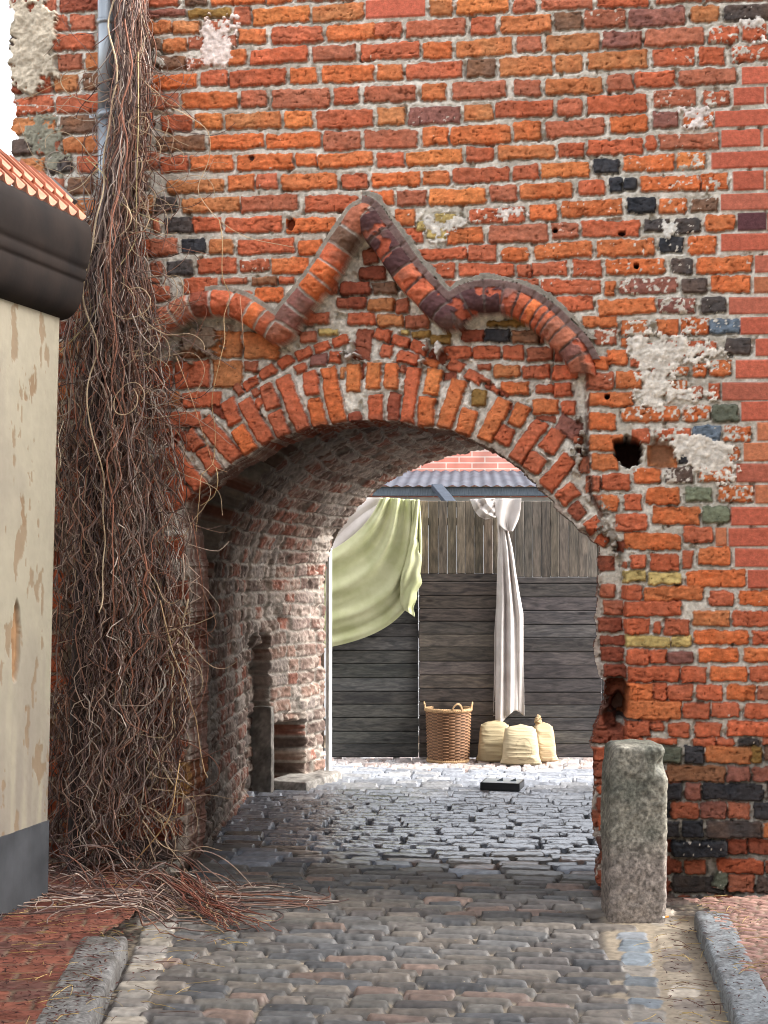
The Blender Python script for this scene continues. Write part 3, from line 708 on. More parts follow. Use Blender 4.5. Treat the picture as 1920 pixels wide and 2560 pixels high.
# snap the rim of the opening onto the surveyed line
rim = np.zeros(GX.shape, bool)
rim[1:-1, 1:-1] = kv[1:-1, 1:-1] & (openm[:-2, 1:-1] | openm[2:, 1:-1] | openm[1:-1, :-2] | openm[1:-1, 2:])
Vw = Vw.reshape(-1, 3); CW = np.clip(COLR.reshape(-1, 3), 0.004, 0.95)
gate = thing('brick_gatehouse', 'old orange brick gatehouse wall with pointed moulding over an arched passage', 'gatehouse', (-1.0, 0.0, 0.0))
mould_cell = (inM | fl | fl2 | fl3)[:-1, :-1] & keep
ring_cell = (keep & ~mould_cell & ((od < 0.30) & (GZ > onwall(450, 1380)[1]))[:-1, :-1])
wall_cell = keep & ~mould_cell & ~ring_cell
def off_parent(o): o.parent = gate; o.matrix_parent_inverse = gate.matrix_world.inverted(); return o
bpy.context.view_layer.update()
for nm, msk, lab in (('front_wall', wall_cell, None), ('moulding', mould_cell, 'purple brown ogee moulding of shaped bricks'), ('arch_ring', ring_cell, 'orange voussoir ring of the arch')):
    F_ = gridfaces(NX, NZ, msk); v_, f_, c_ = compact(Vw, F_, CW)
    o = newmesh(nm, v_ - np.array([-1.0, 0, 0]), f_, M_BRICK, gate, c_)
    if lab: o['label'] = lab
# reveal (soffit and jambs) behind the rim: pulled straight back from every rim edge of the sheet
F_all = gridfaces(NX, NZ, keep)
e = np.concatenate([F_all[:, [0, 1]], F_all[:, [1, 2]], F_all[:, [2, 3]], F_all[:, [3, 0]]])
es = np.sort(e, 1); key = es[:, 0].astype(np.int64) * (NX * NZ) + es[:, 1]
uq, ix, ct = np.unique(key, return_index=True, return_counts=True)
be = e[ix[ct == 1]]
mid = Vw[be].mean(1); odr = od.ravel()[be].max(1)
be = be[(odr < 0.07) & (mid[:, 2] > -0.04)]
ub, inv = np.unique(be.ravel(), return_inverse=True); be2 = inv.reshape(-1, 2)
K = 40; RD = 0.36
base = Vw[ub]; cb = CW[ub]
rv = []; rc = []
cxr, czr = onwall(960, 1400)
for k in range(K):
    y = base[:, 1] + (RD - base[:, 1]) * k / (K - 1)
    n1 = vnoise(base[:, 0] * 1.3 + base[:, 2], y * 1.0, 0.05, 501); n2 = vnoise(base[:, 0] - base[:, 2] * 1.3, y, 0.02, 503)
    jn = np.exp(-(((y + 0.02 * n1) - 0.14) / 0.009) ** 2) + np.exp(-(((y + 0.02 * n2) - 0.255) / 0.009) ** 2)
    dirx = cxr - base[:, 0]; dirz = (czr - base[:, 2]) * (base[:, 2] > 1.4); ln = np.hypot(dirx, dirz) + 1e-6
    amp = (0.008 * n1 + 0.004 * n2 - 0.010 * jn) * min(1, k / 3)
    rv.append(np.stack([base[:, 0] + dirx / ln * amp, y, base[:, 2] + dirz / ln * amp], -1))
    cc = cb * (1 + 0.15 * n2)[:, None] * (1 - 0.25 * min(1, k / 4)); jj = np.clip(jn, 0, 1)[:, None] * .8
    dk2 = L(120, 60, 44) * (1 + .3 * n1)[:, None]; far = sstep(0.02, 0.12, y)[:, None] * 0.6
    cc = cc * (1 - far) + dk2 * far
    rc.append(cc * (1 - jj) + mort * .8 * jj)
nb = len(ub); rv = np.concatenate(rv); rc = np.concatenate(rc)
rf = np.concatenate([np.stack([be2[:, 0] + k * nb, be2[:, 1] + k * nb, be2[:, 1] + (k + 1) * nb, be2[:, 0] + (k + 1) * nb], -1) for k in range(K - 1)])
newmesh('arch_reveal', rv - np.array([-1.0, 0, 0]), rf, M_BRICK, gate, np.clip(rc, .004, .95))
# ============================================================ THE PASSAGE BEHIND THE ARCH
TY = np.arange(0.355, 3.76, 0.0095)
def xl(y):
    return np.interp(y, [0.3, 2.65, 2.66, 3.02, 3.03, 3.76], [-2.14, -2.42, -2.40, -2.36, -2.34, -2.10])
XR, XC, ZSP = 0.66, -0.75, 1.40
def rise(y):
    return np.where(y < 1.02, 1.36, np.interp(y, [1.02, 3.76], [1.06, 0.975]))
nW, nV = 150, 420
def profile(y):
    """points round the passage, left foot to right foot, for one depth y"""
    zl = np.linspace(-0.05, ZSP, nW, endpoint=False)
    a = np.linspace(math.pi, 0, nV)
    ax = np.where(a > math.pi / 2, XC - xl(y), XR - XC)
    vx = XC + ax * np.cos(a); vz = ZSP + rise(y) * np.sin(a)
    zr = np.linspace(ZSP, -0.05, 30)[1:]
    if y < 1.02:                       # the vault opens into a wider, darker pocket right behind the arch ring
        wl = xl(y) - .50 * sstep(1.15, 1.34, zl); ax = np.where(a > math.pi / 2, XC - xl(y) + .5, XR - XC); vx = XC + ax * np.cos(a)
    else: wl = xl(y) + np.zeros(nW)
    return np.concatenate([wl, vx, np.full(29, XR)]), np.concatenate([zl, vz, zr])
PX = []; PZ = []
for y in TY:
    a, b = profile(float(y)); PX.append(a); PZ.append(b)
PX = np.array(PX); PZ = np.array(PZ); YY = np.repeat(TY[:, None], PX.shape[1], 1)
yr = -1
Sarc = np.concatenate([[0], np.cumsum(np.hypot(np.diff(PX[yr]), np.diff(PZ[yr])))]); SS = np.repeat(Sarc[None], len(TY), 0)
# normals of the profile, pointing inwards
tx = np.gradient(PX, axis=1); tz_ = np.gradient(PZ, axis=1); tl = np.hypot(tx, tz_) + 1e-9
nx_, nz_ = tz_ / tl, -tx / tl
g1 = fbm(SS, YY, 0.05, 601, 3); g2 = fbm(SS, YY, 0.018, 611, 3); g3 = fbm(SS, YY, 0.3, 621, 3)
SW = SS + 0.006 * g1 + 0.004 * g2 + 0.02 * g3; YW = YY + 0.010 * fbm(SS, YY, 0.05, 631, 3) + 0.006 * g2
row = np.floor(SW / 0.094).astype(int); fs = SW / 0.094 - row
rr = np.random.RandomState(8); ro = rr.rand(400) * 0.4
yo = YW + ro[row]; un = np.floor(yo / 0.40).astype(int); fu = yo - un * 0.40
part = (fu > 0.265).astype(int); lo = np.where(part == 0, 0.0, 0.265); hi = np.where(part == 0, 0.265, 0.40)
de = np.minimum(np.minimum(fu - lo, hi - fu), np.minimum(fs, 1 - fs) * 0.094)
tb = sstep(0.004, 0.014, de)
hid = (row * 73856093 ^ un * 19349663 ^ part * 83492791) % 997
prnd = rr.rand(997); crnd = rr.rand(997); mrnd = rr.rand(997)
miss = mrnd[hid] > 0.93
disp = -0.012 + tb * (0.006 + 0.014 * prnd[hid] + 0.006 * g1 + 0.006 * g2) - 0.03 * tb * miss + 0.006 * g2 - 0.016 * sstep(.25, .6, fbm(SS, YY * .6, 0.05, 641, 2))
pal = np.array([L(150, 138, 130), L(132, 112, 102), L(140, 96, 82), L(156, 106, 90), L(170, 158, 148), L(112, 96, 88), L(150, 122, 108)])
bc = pal[(crnd[hid] * 6.99).astype(int)]
redw = sstep(0.0, 0.5, fbm(SS, YY, 0.5, 651, 2))[..., None] * 0.5
bc = bc * (1 - redw * .5) + L(156, 104, 88) * redw * .5
mc = L(168, 160, 150) * (1 + .2 * g2)[..., None]
smear = sstep(0.05, 0.45, g1 + 0.5 * g2)[..., None] * 0.75
cc = mc * (1 - tb[..., None]) + bc * tb[..., None]
cc = cc * (1 - smear) + L(172, 158, 146) * smear
cc = cc * 1.08 * (1 + 0.3 * g2 + .2 * g1)[..., None]
nearw = sstep(2.5, 0.7, YY)[..., None]; cc = cc * (1 - 0.5 * nearw)          # shade of the street end painted into the brick colour
PXd = PX + nx_ * disp; PZd = PZ + nz_ * disp
leftw = (np.arange(PX.shape[1])[None] < nW + 60) & (PX < XC)
gq = 0.035 * g1 + 0.02 * g3
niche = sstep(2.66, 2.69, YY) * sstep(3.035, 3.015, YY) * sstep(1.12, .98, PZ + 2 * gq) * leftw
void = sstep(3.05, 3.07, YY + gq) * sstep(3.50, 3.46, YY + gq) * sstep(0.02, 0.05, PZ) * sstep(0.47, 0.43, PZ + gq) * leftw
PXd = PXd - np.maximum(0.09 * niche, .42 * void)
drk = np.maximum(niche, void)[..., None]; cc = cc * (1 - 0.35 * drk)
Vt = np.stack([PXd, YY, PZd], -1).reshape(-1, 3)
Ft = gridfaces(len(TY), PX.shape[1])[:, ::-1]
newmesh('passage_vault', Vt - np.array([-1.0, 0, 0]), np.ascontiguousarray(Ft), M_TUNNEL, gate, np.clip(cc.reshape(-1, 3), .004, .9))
# the back of the arch ring, the courtyard front and the mass above (keeps daylight out of the passage, as the real masonry does)
def plate(y, hole_, x0, x1, z0, z1, st, name, mat, col):
    gx, gz = np.meshgrid(np.arange(x0, x1, st), np.arange(z0, z1, st), indexing='ij')
    ins = inpoly(gx, gz, hole_); kv_ = ~ins; kp = kv_[:-1, :-1] & kv_[1:, :-1] & kv_[1:, 1:] & kv_[:-1, 1:]
    n_ = fbm(gx, gz, .2, 5)
    V_ = np.stack([gx, np.full(gx.shape, y), gz], -1).reshape(-1, 3)
    f_ = gridfaces(gx.shape[0], gx.shape[1], kp); v, f, c = compact(V_, f_, np.repeat(np.array(col)[None], len(V_), 0) * (1 + .2 * n_.reshape(-1, 1)))
    return newmesh(name, v - np.array([-1.0, 0, 0]), f, mat, gate, c)
plate(0.35, OPEN, -3.1, 1.0, -0.05, 4.4, 0.02, 'ring_back', M_TUNNEL, L(120, 90, 76))
pa, pb = profile(3.76); far_poly = list(zip(pa, pb)) + [(XR, -0.3), (float(pa[0]), -0.3)]
plate(3.765, far_poly, -3.1, 1.6, -0.05, 2.86, 0.008, 'courtyard_front', M_TUNNEL, L(170, 160, 150))
b = MB()
b.box((0, .19, 4.39), (3.7, .3, 0.05)); b.box((-0.1, 2.05, 2.83), (4.0, 3.4, 0.1))
b.box((0.83 + 1.0, 1.9, 1.4), (0.05, 3.7, 2.8)); b.box((-2.93 + 1.0, 1.9, 1.4), (0.05, 3.7, 2.8))
b.box((0.78 + 1.0, .19, 2.2), (0.04, .3, 4.3)); b.box((-2.91 + 1.0, .19, 2.2), (0.04, .3, 4.3))
b.build('masonry_core', plain_mat('rubble_core', L(120, 100, 88), 0.9, .2), gate)
# right flank of the front so that it reads as a thick wall from the side

# ---- stone helper: a rounded, knocked-about block
def rock(name, size, loc, rot=0, mat=None, parent=None, rnd=0.015, amp=0.006, res=0.012, seed=0, colfn=None, taper=0.0, label=None, nsc=0.06):
    sx, sy, sz = size; V = []; F = []
    def face(o, u, v, nu, nv):
        b0 = len(V)
        for i in range(nu + 1):
            for j in range(nv + 1):
                V.append(o + u * (i / nu) + v * (j / nv))
        for i in range(nu):
            for j in range(nv):
                a = b0 + i * (nv + 1) + j; F.append((a, a + nv + 1, a + nv + 2, a + 1))
    h = np.array([sx / 2, sy / 2, sz / 2]); nx3 = max(2, int(sx / res)); ny3 = max(2, int(sy / res)); nz3 = max(2, int(sz / res))
    X_, Y_, Z_ = np.array([sx, 0, 0]), np.array([0, sy, 0]), np.array([0, 0, sz])
    face(-h, X_, Z_, nx3, nz3); face(-h + Y_ + X_, -X_, Z_, nx3, nz3); face(-h + X_, Y_, Z_, ny3, nz3); face(-h + Y_, -Y_, Z_, ny3, nz3)
    face(-h + Z_, X_, Y_, nx3, ny3); face(-h + Y_, X_, -Y_, nx3, ny3)
    V = np.array(V); r = min(rnd, min(h) * 0.95)
    inn = np.clip(V, -(h - r), h - r); dv = V - inn; ln = np.linalg.norm(dv, axis=1)[:, None]; 
    V = inn + dv / (ln + 1e-9) * r
    nrm = dv / (ln + 1e-9)
    s = seed * 3.1
    n_ = fbm(V[:, 0] + V[:, 1] * .7 + s, V[:, 2] + V[:, 1] * .6, nsc, 700 + seed, 4, .6) + .6 * fbm(V[:, 0] - V[:, 2] * .5 + s, V[:, 1] + V[:, 2] * .3, nsc * 2.5, 720 + seed, 2)
    V = V + nrm * (n_ * amp)[:, None]
    V[:, :2] *= (1 - taper * (V[:, 2] / sz + .5))[:, None]
    cols = None
    if colfn is not None: cols = np.clip(colfn(V, n_), .004, .95)
    o = newmesh(name, V, np.array(F), mat, parent, cols, True, label)
    o.location = loc; o.rotation_euler = (0, 0, rot) if not isinstance(rot, tuple) else rot
    return o

# ============================================================ THE GROUND
M_GROUND = plain_mat('packed_sand', L(150, 136, 116), 0.95, 0.2, var=.25, vscale=3, bump=.4, bscale=40)
g = MB(); 
for i in range(1): g.box((0, 0, -0.12), (160, 160, 0.1))
tag(g.build('ground', M_GROUND), 'sandy ground round the gatehouse', 'ground', kind='structure')
GDX = 0.0072
gx0, gx1, gy0, gy1 = -3.3, 1.35, -2.75, 5.9
ax_ = np.arange(gx0, gx1, GDX); ay_ = np.arange(gy0, gy1, GDX)
QX, QY = np.meshgrid(ax_, ay_, indexing='ij')
q1 = fbm(QX, QY, 0.05, 801, 3); q2 = fbm(QX, QY, 0.05, 811, 3); q3 = fbm(QX, QY, 0.02, 821, 3); q4 = fbm(QX, QY, 0.7, 831, 2); q5 = fbm(QX, QY, .25, 841, 3)
wet = sstep(0.25, 1.3, QY + .2 * q5)                       # under the arch: scoured joints, no sand
GH = -0.020 - 0.016 * wet + 0.004 * q3 + 0.006 * q5
sand = L(150, 137, 118) * (1 + .15 * q3)[..., None]; dirtc = L(66, 60, 56) * (1 + .2 * q3)[..., None]
sm_ = .8 * sstep(0.15, 0.7, q4 + .9 * q5 + .5 * q3)[..., None]
lk0 = onground(321, 2337, .075); lk1 = onground(223, 2556, .075)       # road edge of the left kerb
rk0 = onground(1735, 2273, .075); rk1 = onground(1834, 2527, .075)     # road edge of the right kerb
_gut = sstep(-.42, -.36, QX - (rk0[0] + (rk1[0] - rk0[0]) * (QY - rk0[1]) / (rk1[1] - rk0[1]))) * (QY < -.3); sm_ = np.maximum(sm_, _gut[..., None] * .9)
GH = GH + .010 * _gut
GC = (sand * sm_ + dirtc * (1 - sm_)) * (1 - wet[..., None]) + L(44, 42, 42) * wet[..., None]
lk0 = onground(321, 2337, .075); lk1 = onground(223, 2556, .075)       # road edge of the left kerb
rk0 = onground(1735, 2273, .075); rk1 = onground(1834, 2527, .075)     # road edge of the right kerb
def lineat(p, q, y): t = (y - p[1]) / (q[1] - p[1]); return p[0] + (q[0] - p[0]) * t
SETP = [L(100, 95, 90), L(92, 89, 86), L(108, 101, 93), L(80, 80, 81), L(106, 98, 90), L(96, 95, 94), L(86, 81, 78), L(102, 98, 92), L(118, 100, 90)]
rg = random.Random(12)
GW = np.zeros(GH.shape)
def sett(cx, cy, w, h, ang, col, dome=0.010, lift=0.0, rnd=None, edge=0.016, q=1.25, tilt=0.0, nz=1.0):
    hw, hh = w / 2, h / 2; rad = math.hypot(hw, hh) + 0.02
    i0 = max(0, int((cx - rad - gx0) / GDX)); i1 = min(len(ax_), int((cx + rad - gx0) / GDX) + 2)
    j0 = max(0, int((cy - rad - gy0) / GDX)); j1 = min(len(ay_), int((cy + rad - gy0) / GDX) + 2)
    if i1 - i0 < 2 or j1 - j0 < 2: return
    S = (slice(i0, i1), slice(j0, j1)); x = QX[S] - cx; y = QY[S] - cy; ca, sa = math.cos(ang), math.sin(ang)
    u = x * ca + y * sa + q * (0.007 * q1[S] + .006 * q3[S]); v = -x * sa + y * ca + q * (0.005 * q2[S] + .004 * q3[S])
    r = rnd if rnd else min(hh * .6, rg.uniform(.008, .026))
    qx = np.abs(u) - hw + r; qy = np.abs(v) - hh + r
    d = np.hypot(np.maximum(qx, 0), np.maximum(qy, 0)) + np.minimum(np.maximum(qx, qy), 0) - r
    t = sstep(-.003, edge * .55, -d); a = np.clip(-d / .004 + .5, 0, 1)[..., None]
    GW[S] = np.maximum(GW[S] * (1 - a[..., 0]), sstep(.009, .018, -d))
    hgt = lift + dome * (.6 - (u / hw) ** 6 * .3 - np.abs(v / hh) ** 3) + rg.uniform(-.03, .03) * u + (rg.uniform(-.04, .04) + tilt) * v + nz * (0.0022 * q1[S] + .0012 * q3[S])
    GH[S] = GH[S] * (1 - t) + hgt * t
    c = col * (1 + rg.uniform(-.22, .22)) * (1 + .3 * q1[S] + .28 * q3[S] + .15 * q2[S])[..., None]
    GC[S] = GC[S] * (1 - a) + c * a
y = gy0
rowi = 0
while y < 5.2:
    court = y > 4.25
    h = (rg.uniform(.076, .096) if y < .3 else rg.uniform(.105, .13)) if not court else rg.uniform(.08, .11)
    x = -3.2 + rg.uniform(-.2, 0)
    while x < 1.3:
        w = (rg.uniform(.14, .28) if y < .3 else rg.uniform(.17, .32)) if not court else rg.uniform(.08, .16)
        cx = x + w / 2; cy = y + h / 2 + 0.035 * math.sin(cx * 1.9 + y * .35) + .012 * math.sin(cx * 4.3 + y * 1.1) + rg.uniform(-.006, .006)
        lim = lineat(rk0, rk1, cy) - (.36 if y < -.15 else -2); liml = lineat(lk0, lk1, cy) + (.16 if y < -.9 else -3)
        if liml - .05 < cx < lim:
            if court: col = [L(196, 184, 180), L(206, 194, 190), L(188, 184, 184), L(204, 184, 176)][rg.randrange(4)]
            elif cy > 2.9 + rg.uniform(-.3, .3): col = [L(168, 172, 180), L(156, 160, 168), L(180, 180, 182)][rg.randrange(3)]  # brightness of the yard end painted into paler setts
            elif cy > .9 + rg.uniform(-.6, .6): col = [L(124, 128, 136), L(110, 114, 122), L(136, 140, 148), L(100, 102, 108)][rg.randrange(4)]  # sky sheen painted into the setts as a lighter, bluer colour
            else: col = rg.choice(SETP)
            wv = min(1, max(0, (cy - .2) / 1.0))
            sett(cx, cy, w - rg.uniform(.012, .022), h - rg.uniform(.009, .014) - .004 * wv, rg.uniform(-.07, .07) + .05, col, dome=.010 - .005 * wv, lift=rg.uniform(-.005, .006), tilt=.05 + wv * (.11 + .085 * min(3.2, max(0, cy))), nz=1 - .55 * wv)
        x += w
    y += h; rowi += 1
# edge setts along the right kerb: a blue-grey file, then pale flat stones bedded in sand
for kx, cols_, wd in ((-.27, [L(116, 124, 130), L(126, 130, 134), L(106, 112, 116), L(120, 114, 106)], .12), (-.115, [L(158, 146, 128), L(166, 156, 142), L(128, 118, 108)], .11)):
    y = -2.7
    while y < -.2:
        h = rg.uniform(.14, .22); cy = y + h / 2
        if not (kx < -.2 and cy > -.62): sett(lineat(rk0, rk1, cy) + kx, cy, wd, h - .018, -.06, rg.choice(cols_), dome=.003, lift=-.004 if kx < -.2 else -.009, rnd=.02)
        y += h
y = -2.7
while y < -.75:
    h = rg.uniform(.10, .16); cy = y + h / 2; sett(lineat(lk0, lk1, cy) + .085, cy, .14, h - .014, .2, rg.choice([L(140, 134, 126), L(126, 120, 114), L(150, 142, 130)]), dome=.003, rnd=.025); y += h
# moss between the stones of the yard
mo = sstep(.35, .6, fbm(QX, QY, .12, 871, 2)) * sstep(4.3, 4.5, QY) * sstep(-.006, -.012, GH)
GC = GC * (1 - mo[..., None]) + L(120, 150, 50) * mo[..., None]
GH = GH - .02 * np.clip(0, 0, 1)
Vg = np.stack([QX, QY, GH], -1).reshape(-1, 3)
o = newmesh('road', Vg, gridfaces(len(ax_), len(ay_)), M_COBBLE, None, np.concatenate([np.clip(GC.reshape(-1, 3), .004, .9), (sstep(.2, 1.2, QY + .2 * q5) * (1 - .6 * sstep(3.0, 3.6, QY)) * GW).reshape(-1, 1)], 1))
tag(o, 'cobbled roadway of long worn setts running through the arch', 'road', kind='structure')
# pavements either side
PAVM = vcol_mat('paving', rough=.8, spec=.3, bump=.5, bscale=60, var=.25, vscale=18)
def pavement(name, poly, zl, pal_, label, seed, bw=.2, bh=.1, dx=.009, ang=0.0, joint=.008, wob=.006):
    xs_ = [p[0] for p in poly]; ys_ = [p[1] for p in poly]
    gx_, gy_ = np.meshgrid(np.arange(min(xs_), max(xs_), dx), np.arange(min(ys_), max(ys_), dx), indexing='ij')
    ins = inpoly(gx_, gy_, poly); ca, sa = math.cos(ang), math.sin(ang)
    n1 = fbm(gx_, gy_, .06, seed, 3); n2 = fbm(gx_, gy_, .02, seed + 5, 3); n3 = fbm(gx_, gy_, .3, seed + 9, 2)
    u = gx_ * ca + gy_ * sa + wob * n1; v = -gx_ * sa + gy_ * ca + wob * n2 + .01 * n3
    ri = np.floor(v / bh).astype(int); fv = (v / bh - ri) * bh; uo = u + (ri % 2) * bw / 2 + .02 * np.sin(ri * 7.7); ui = np.floor(uo / bw).astype(int); fu_ = (uo / bw - ui) * bw
    de_ = np.minimum(np.minimum(fu_, bw - fu_), np.minimum(fv, bh - fv)); t = sstep(joint * .3, joint * 1.6, de_)
    rs = np.random.RandomState(seed); hid_ = (ri * 7919 + ui * 104729) % 499; P_ = np.array(pal_)[rs.randint(0, len(pal_), 499)]
    z = zl - .007 * (1 - t) + t * (.004 * rs.rand(499)[hid_] + .003 * n1) + .002 * n2
    c = P_[hid_] * (1 + .2 * n1 + .15 * n2)[..., None]; c = c * t[..., None] + L(116, 98, 82) * (1 - t[..., None])
    kp = ins[:-1, :-1] & ins[1:, 1:]
    v_, f_, c_ = compact(np.stack([gx_, gy_, z], -1).reshape(-1, 3), gridfaces(gx_.shape[0], gx_.shape[1], kp), c.reshape(-1, 3))
    o = newmesh(name, v_, f_, PAVM, None, np.clip(c_, .004, .9)); tag(o, label, 'pavement', kind='structure'); return o
KH = 0.075
lpo = [onground(255, 2332, KH), onground(90, 2600, KH), (-3.0, -2.75), (-3.3, -1.0), (-3.1, -.01), (-2.2, -.01), onground(330, 2290, KH)]
pavement('pavement', lpo, KH - .006, [L(120, 68, 54), L(108, 60, 48), L(128, 76, 60), L(100, 66, 58)], 'red brick pavement covered in leaf litter by the plastered house', 901, bw=.24, bh=.12, ang=.22)
rpo = [onground(1768, 2264, KH), onground(1900, 2540, KH), (1.3, -2.0), (1.3, -.0), onground(1700, 2242, KH)]
pavement('pavement', rpo, KH - .006, [L(150, 112, 100), L(136, 100, 90), L(160, 124, 110), L(128, 96, 88)], 'small brown cobbled pavement strewn with fallen bits at the right', 921, bw=.09, bh=.055, ang=-.5, wob=.012)
M_GRAN = vcol_mat('granite', rough=.7, spec=.3, bump=.6, bscale=120, var=.55, vscale=85, bdist=.004)
def gcol(base, alt):
    def f(V, n):
        s = vnoise(V[:, 0] * 1.1 + V[:, 1], V[:, 2] + V[:, 1] * .8, .012, 33)[:, None]
        m = sstep(-.2, .5, n)[:, None]
        return (base * (1 - m) + alt * m) * (1 + .35 * s)
    return f
def kerb(p, q, width, name, label, n, seed, cola, colb, side):
    root = thing(name, label, 'kerb', (p[0], p[1], 0)); bpy.context.view_layer.update()
    p = np.array(p); q = np.array(q); d = q - p; l = np.linalg.norm(d); d /= l; nrm = np.array([-d[1], d[0]]) * side
    ln = l / n
    for i in range(n):
        c = p + d * (ln * (i + .5)) + nrm * width / 2
        k = rock('kerbstone', (ln - .008, width, .2), (c[0] - p[0], c[1] - p[1], KH - .10 + rg.uniform(-.004, .004)), math.atan2(d[1], d[0]), M_GRAN, root, rnd=.022, amp=.004, res=.012, seed=seed + i, colfn=gcol(cola, colb))
    return root
kerb(lk0, onground(190, 2630, .075), .185, 'kerb', 'worn grey stone kerb with leaf litter, beside the red pavement', 2, 11, L(122, 120, 118), L(94, 90, 86), -1)
kerb(rk0, (rk1[0] + (rk1[0] - rk0[0]) * .3, rk1[1] + (rk1[1] - rk0[1]) * .3), .15, 'kerb', 'blue grey granite kerb starting beside the stone guard post', 2, 21, L(124, 128, 130), L(98, 98, 98), 1)

# ---- the guard post
pb_ = onground(1580, 2300)
post = rock('stone_guard_post', (.245, .245, .80), (pb_[0] + .005, pb_[1] + .10, .36), R(12), M_GRAN, None, rnd=.032, amp=.006, res=.0065, seed=3, taper=0.0,
            colfn=lambda V, n: (lambda s, m, lo_: ((L(134, 130, 118) * (1 - m) + L(104, 104, 94) * m) * (1 - lo_) + L(140, 130, 122) * lo_) * (1 + .5 * s))(
                vnoise(V[:, 0] * 1.2 + V[:, 1], V[:, 2] + V[:, 1] * .7, .0125, 37)[:, None], sstep(-.1, .5, fbm(V[:, 0] + V[:, 1], V[:, 2], .15, 39, 2))[:, None], sstep(0.05, -.15, V[:, 2])[:, None]), nsc=.035)
# a chip out of its right shoulder and a slimmer top
me = post.data; co = np.zeros(len(me.vertices) * 3, np.float32); me.vertices.foreach_get('co', co); co = co.reshape(-1, 3)
zt = np.clip((co[:, 2] + .4) / .8, 0, 1); co[:, 0] *= np.interp(zt, [0, .5, .85, 1], [1.0, 1.04, 1.04, .9]); co[:, 0] += .012 * zt
chp = np.exp(-((co[:, 0] - .12) / .03) ** 2 - ((co[:, 2] - .31) / .035) ** 2 - ((co[:, 1] + .12) / .06) ** 2); co[:, 0] -= .03 * chp; co[:, 1] += .03 * chp
me.vertices.foreach_set('co', co.ravel()); me.update()
tag(post, 'rough granite guard post standing at the right foot of the arch', 'guard post')

# ---- stones inside the passage
M_STONE = vcol_mat('pale_stone', rough=.8, spec=.25, bump=.5, bscale=60, var=.22, vscale=22)
st = thing('door_jamb_stone', 'upright stone slab at the edge of the dark niche in the passage', 'stone', (-2.38, 3.0, 0)); bpy.context.view_layer.update()
rock('slab', (.17, .10, .60), (-.03, .035, .28), 0, M_STONE, st, rnd=.012, amp=.006, seed=5, colfn=gcol(L(150, 144, 136), L(112, 108, 102)))
s2 = rock('stone_slab', (.30, .62, .09), (-2.17, 3.40, .02), R(-14), M_STONE, None, rnd=.015, amp=.008, seed=6, colfn=gcol(L(176, 170, 162), L(128, 122, 116)))
tag(s2, 'low flat stone slab lying at the foot of the passage wall', 'stone slab')
wp = MB(); wp.box((-2.085, 3.83, .93), (.03, .10, 1.86), bev=.006)
for k in range(9):
    a0 = math.pi * (1 - .05 * k); 
o = wp.build('white_board', plain_mat('white_paint', L(226, 226, 222), .6, .3, var=.08, vscale=8)); tag(o, 'upright white painted board at the far left end of the passage', 'board')
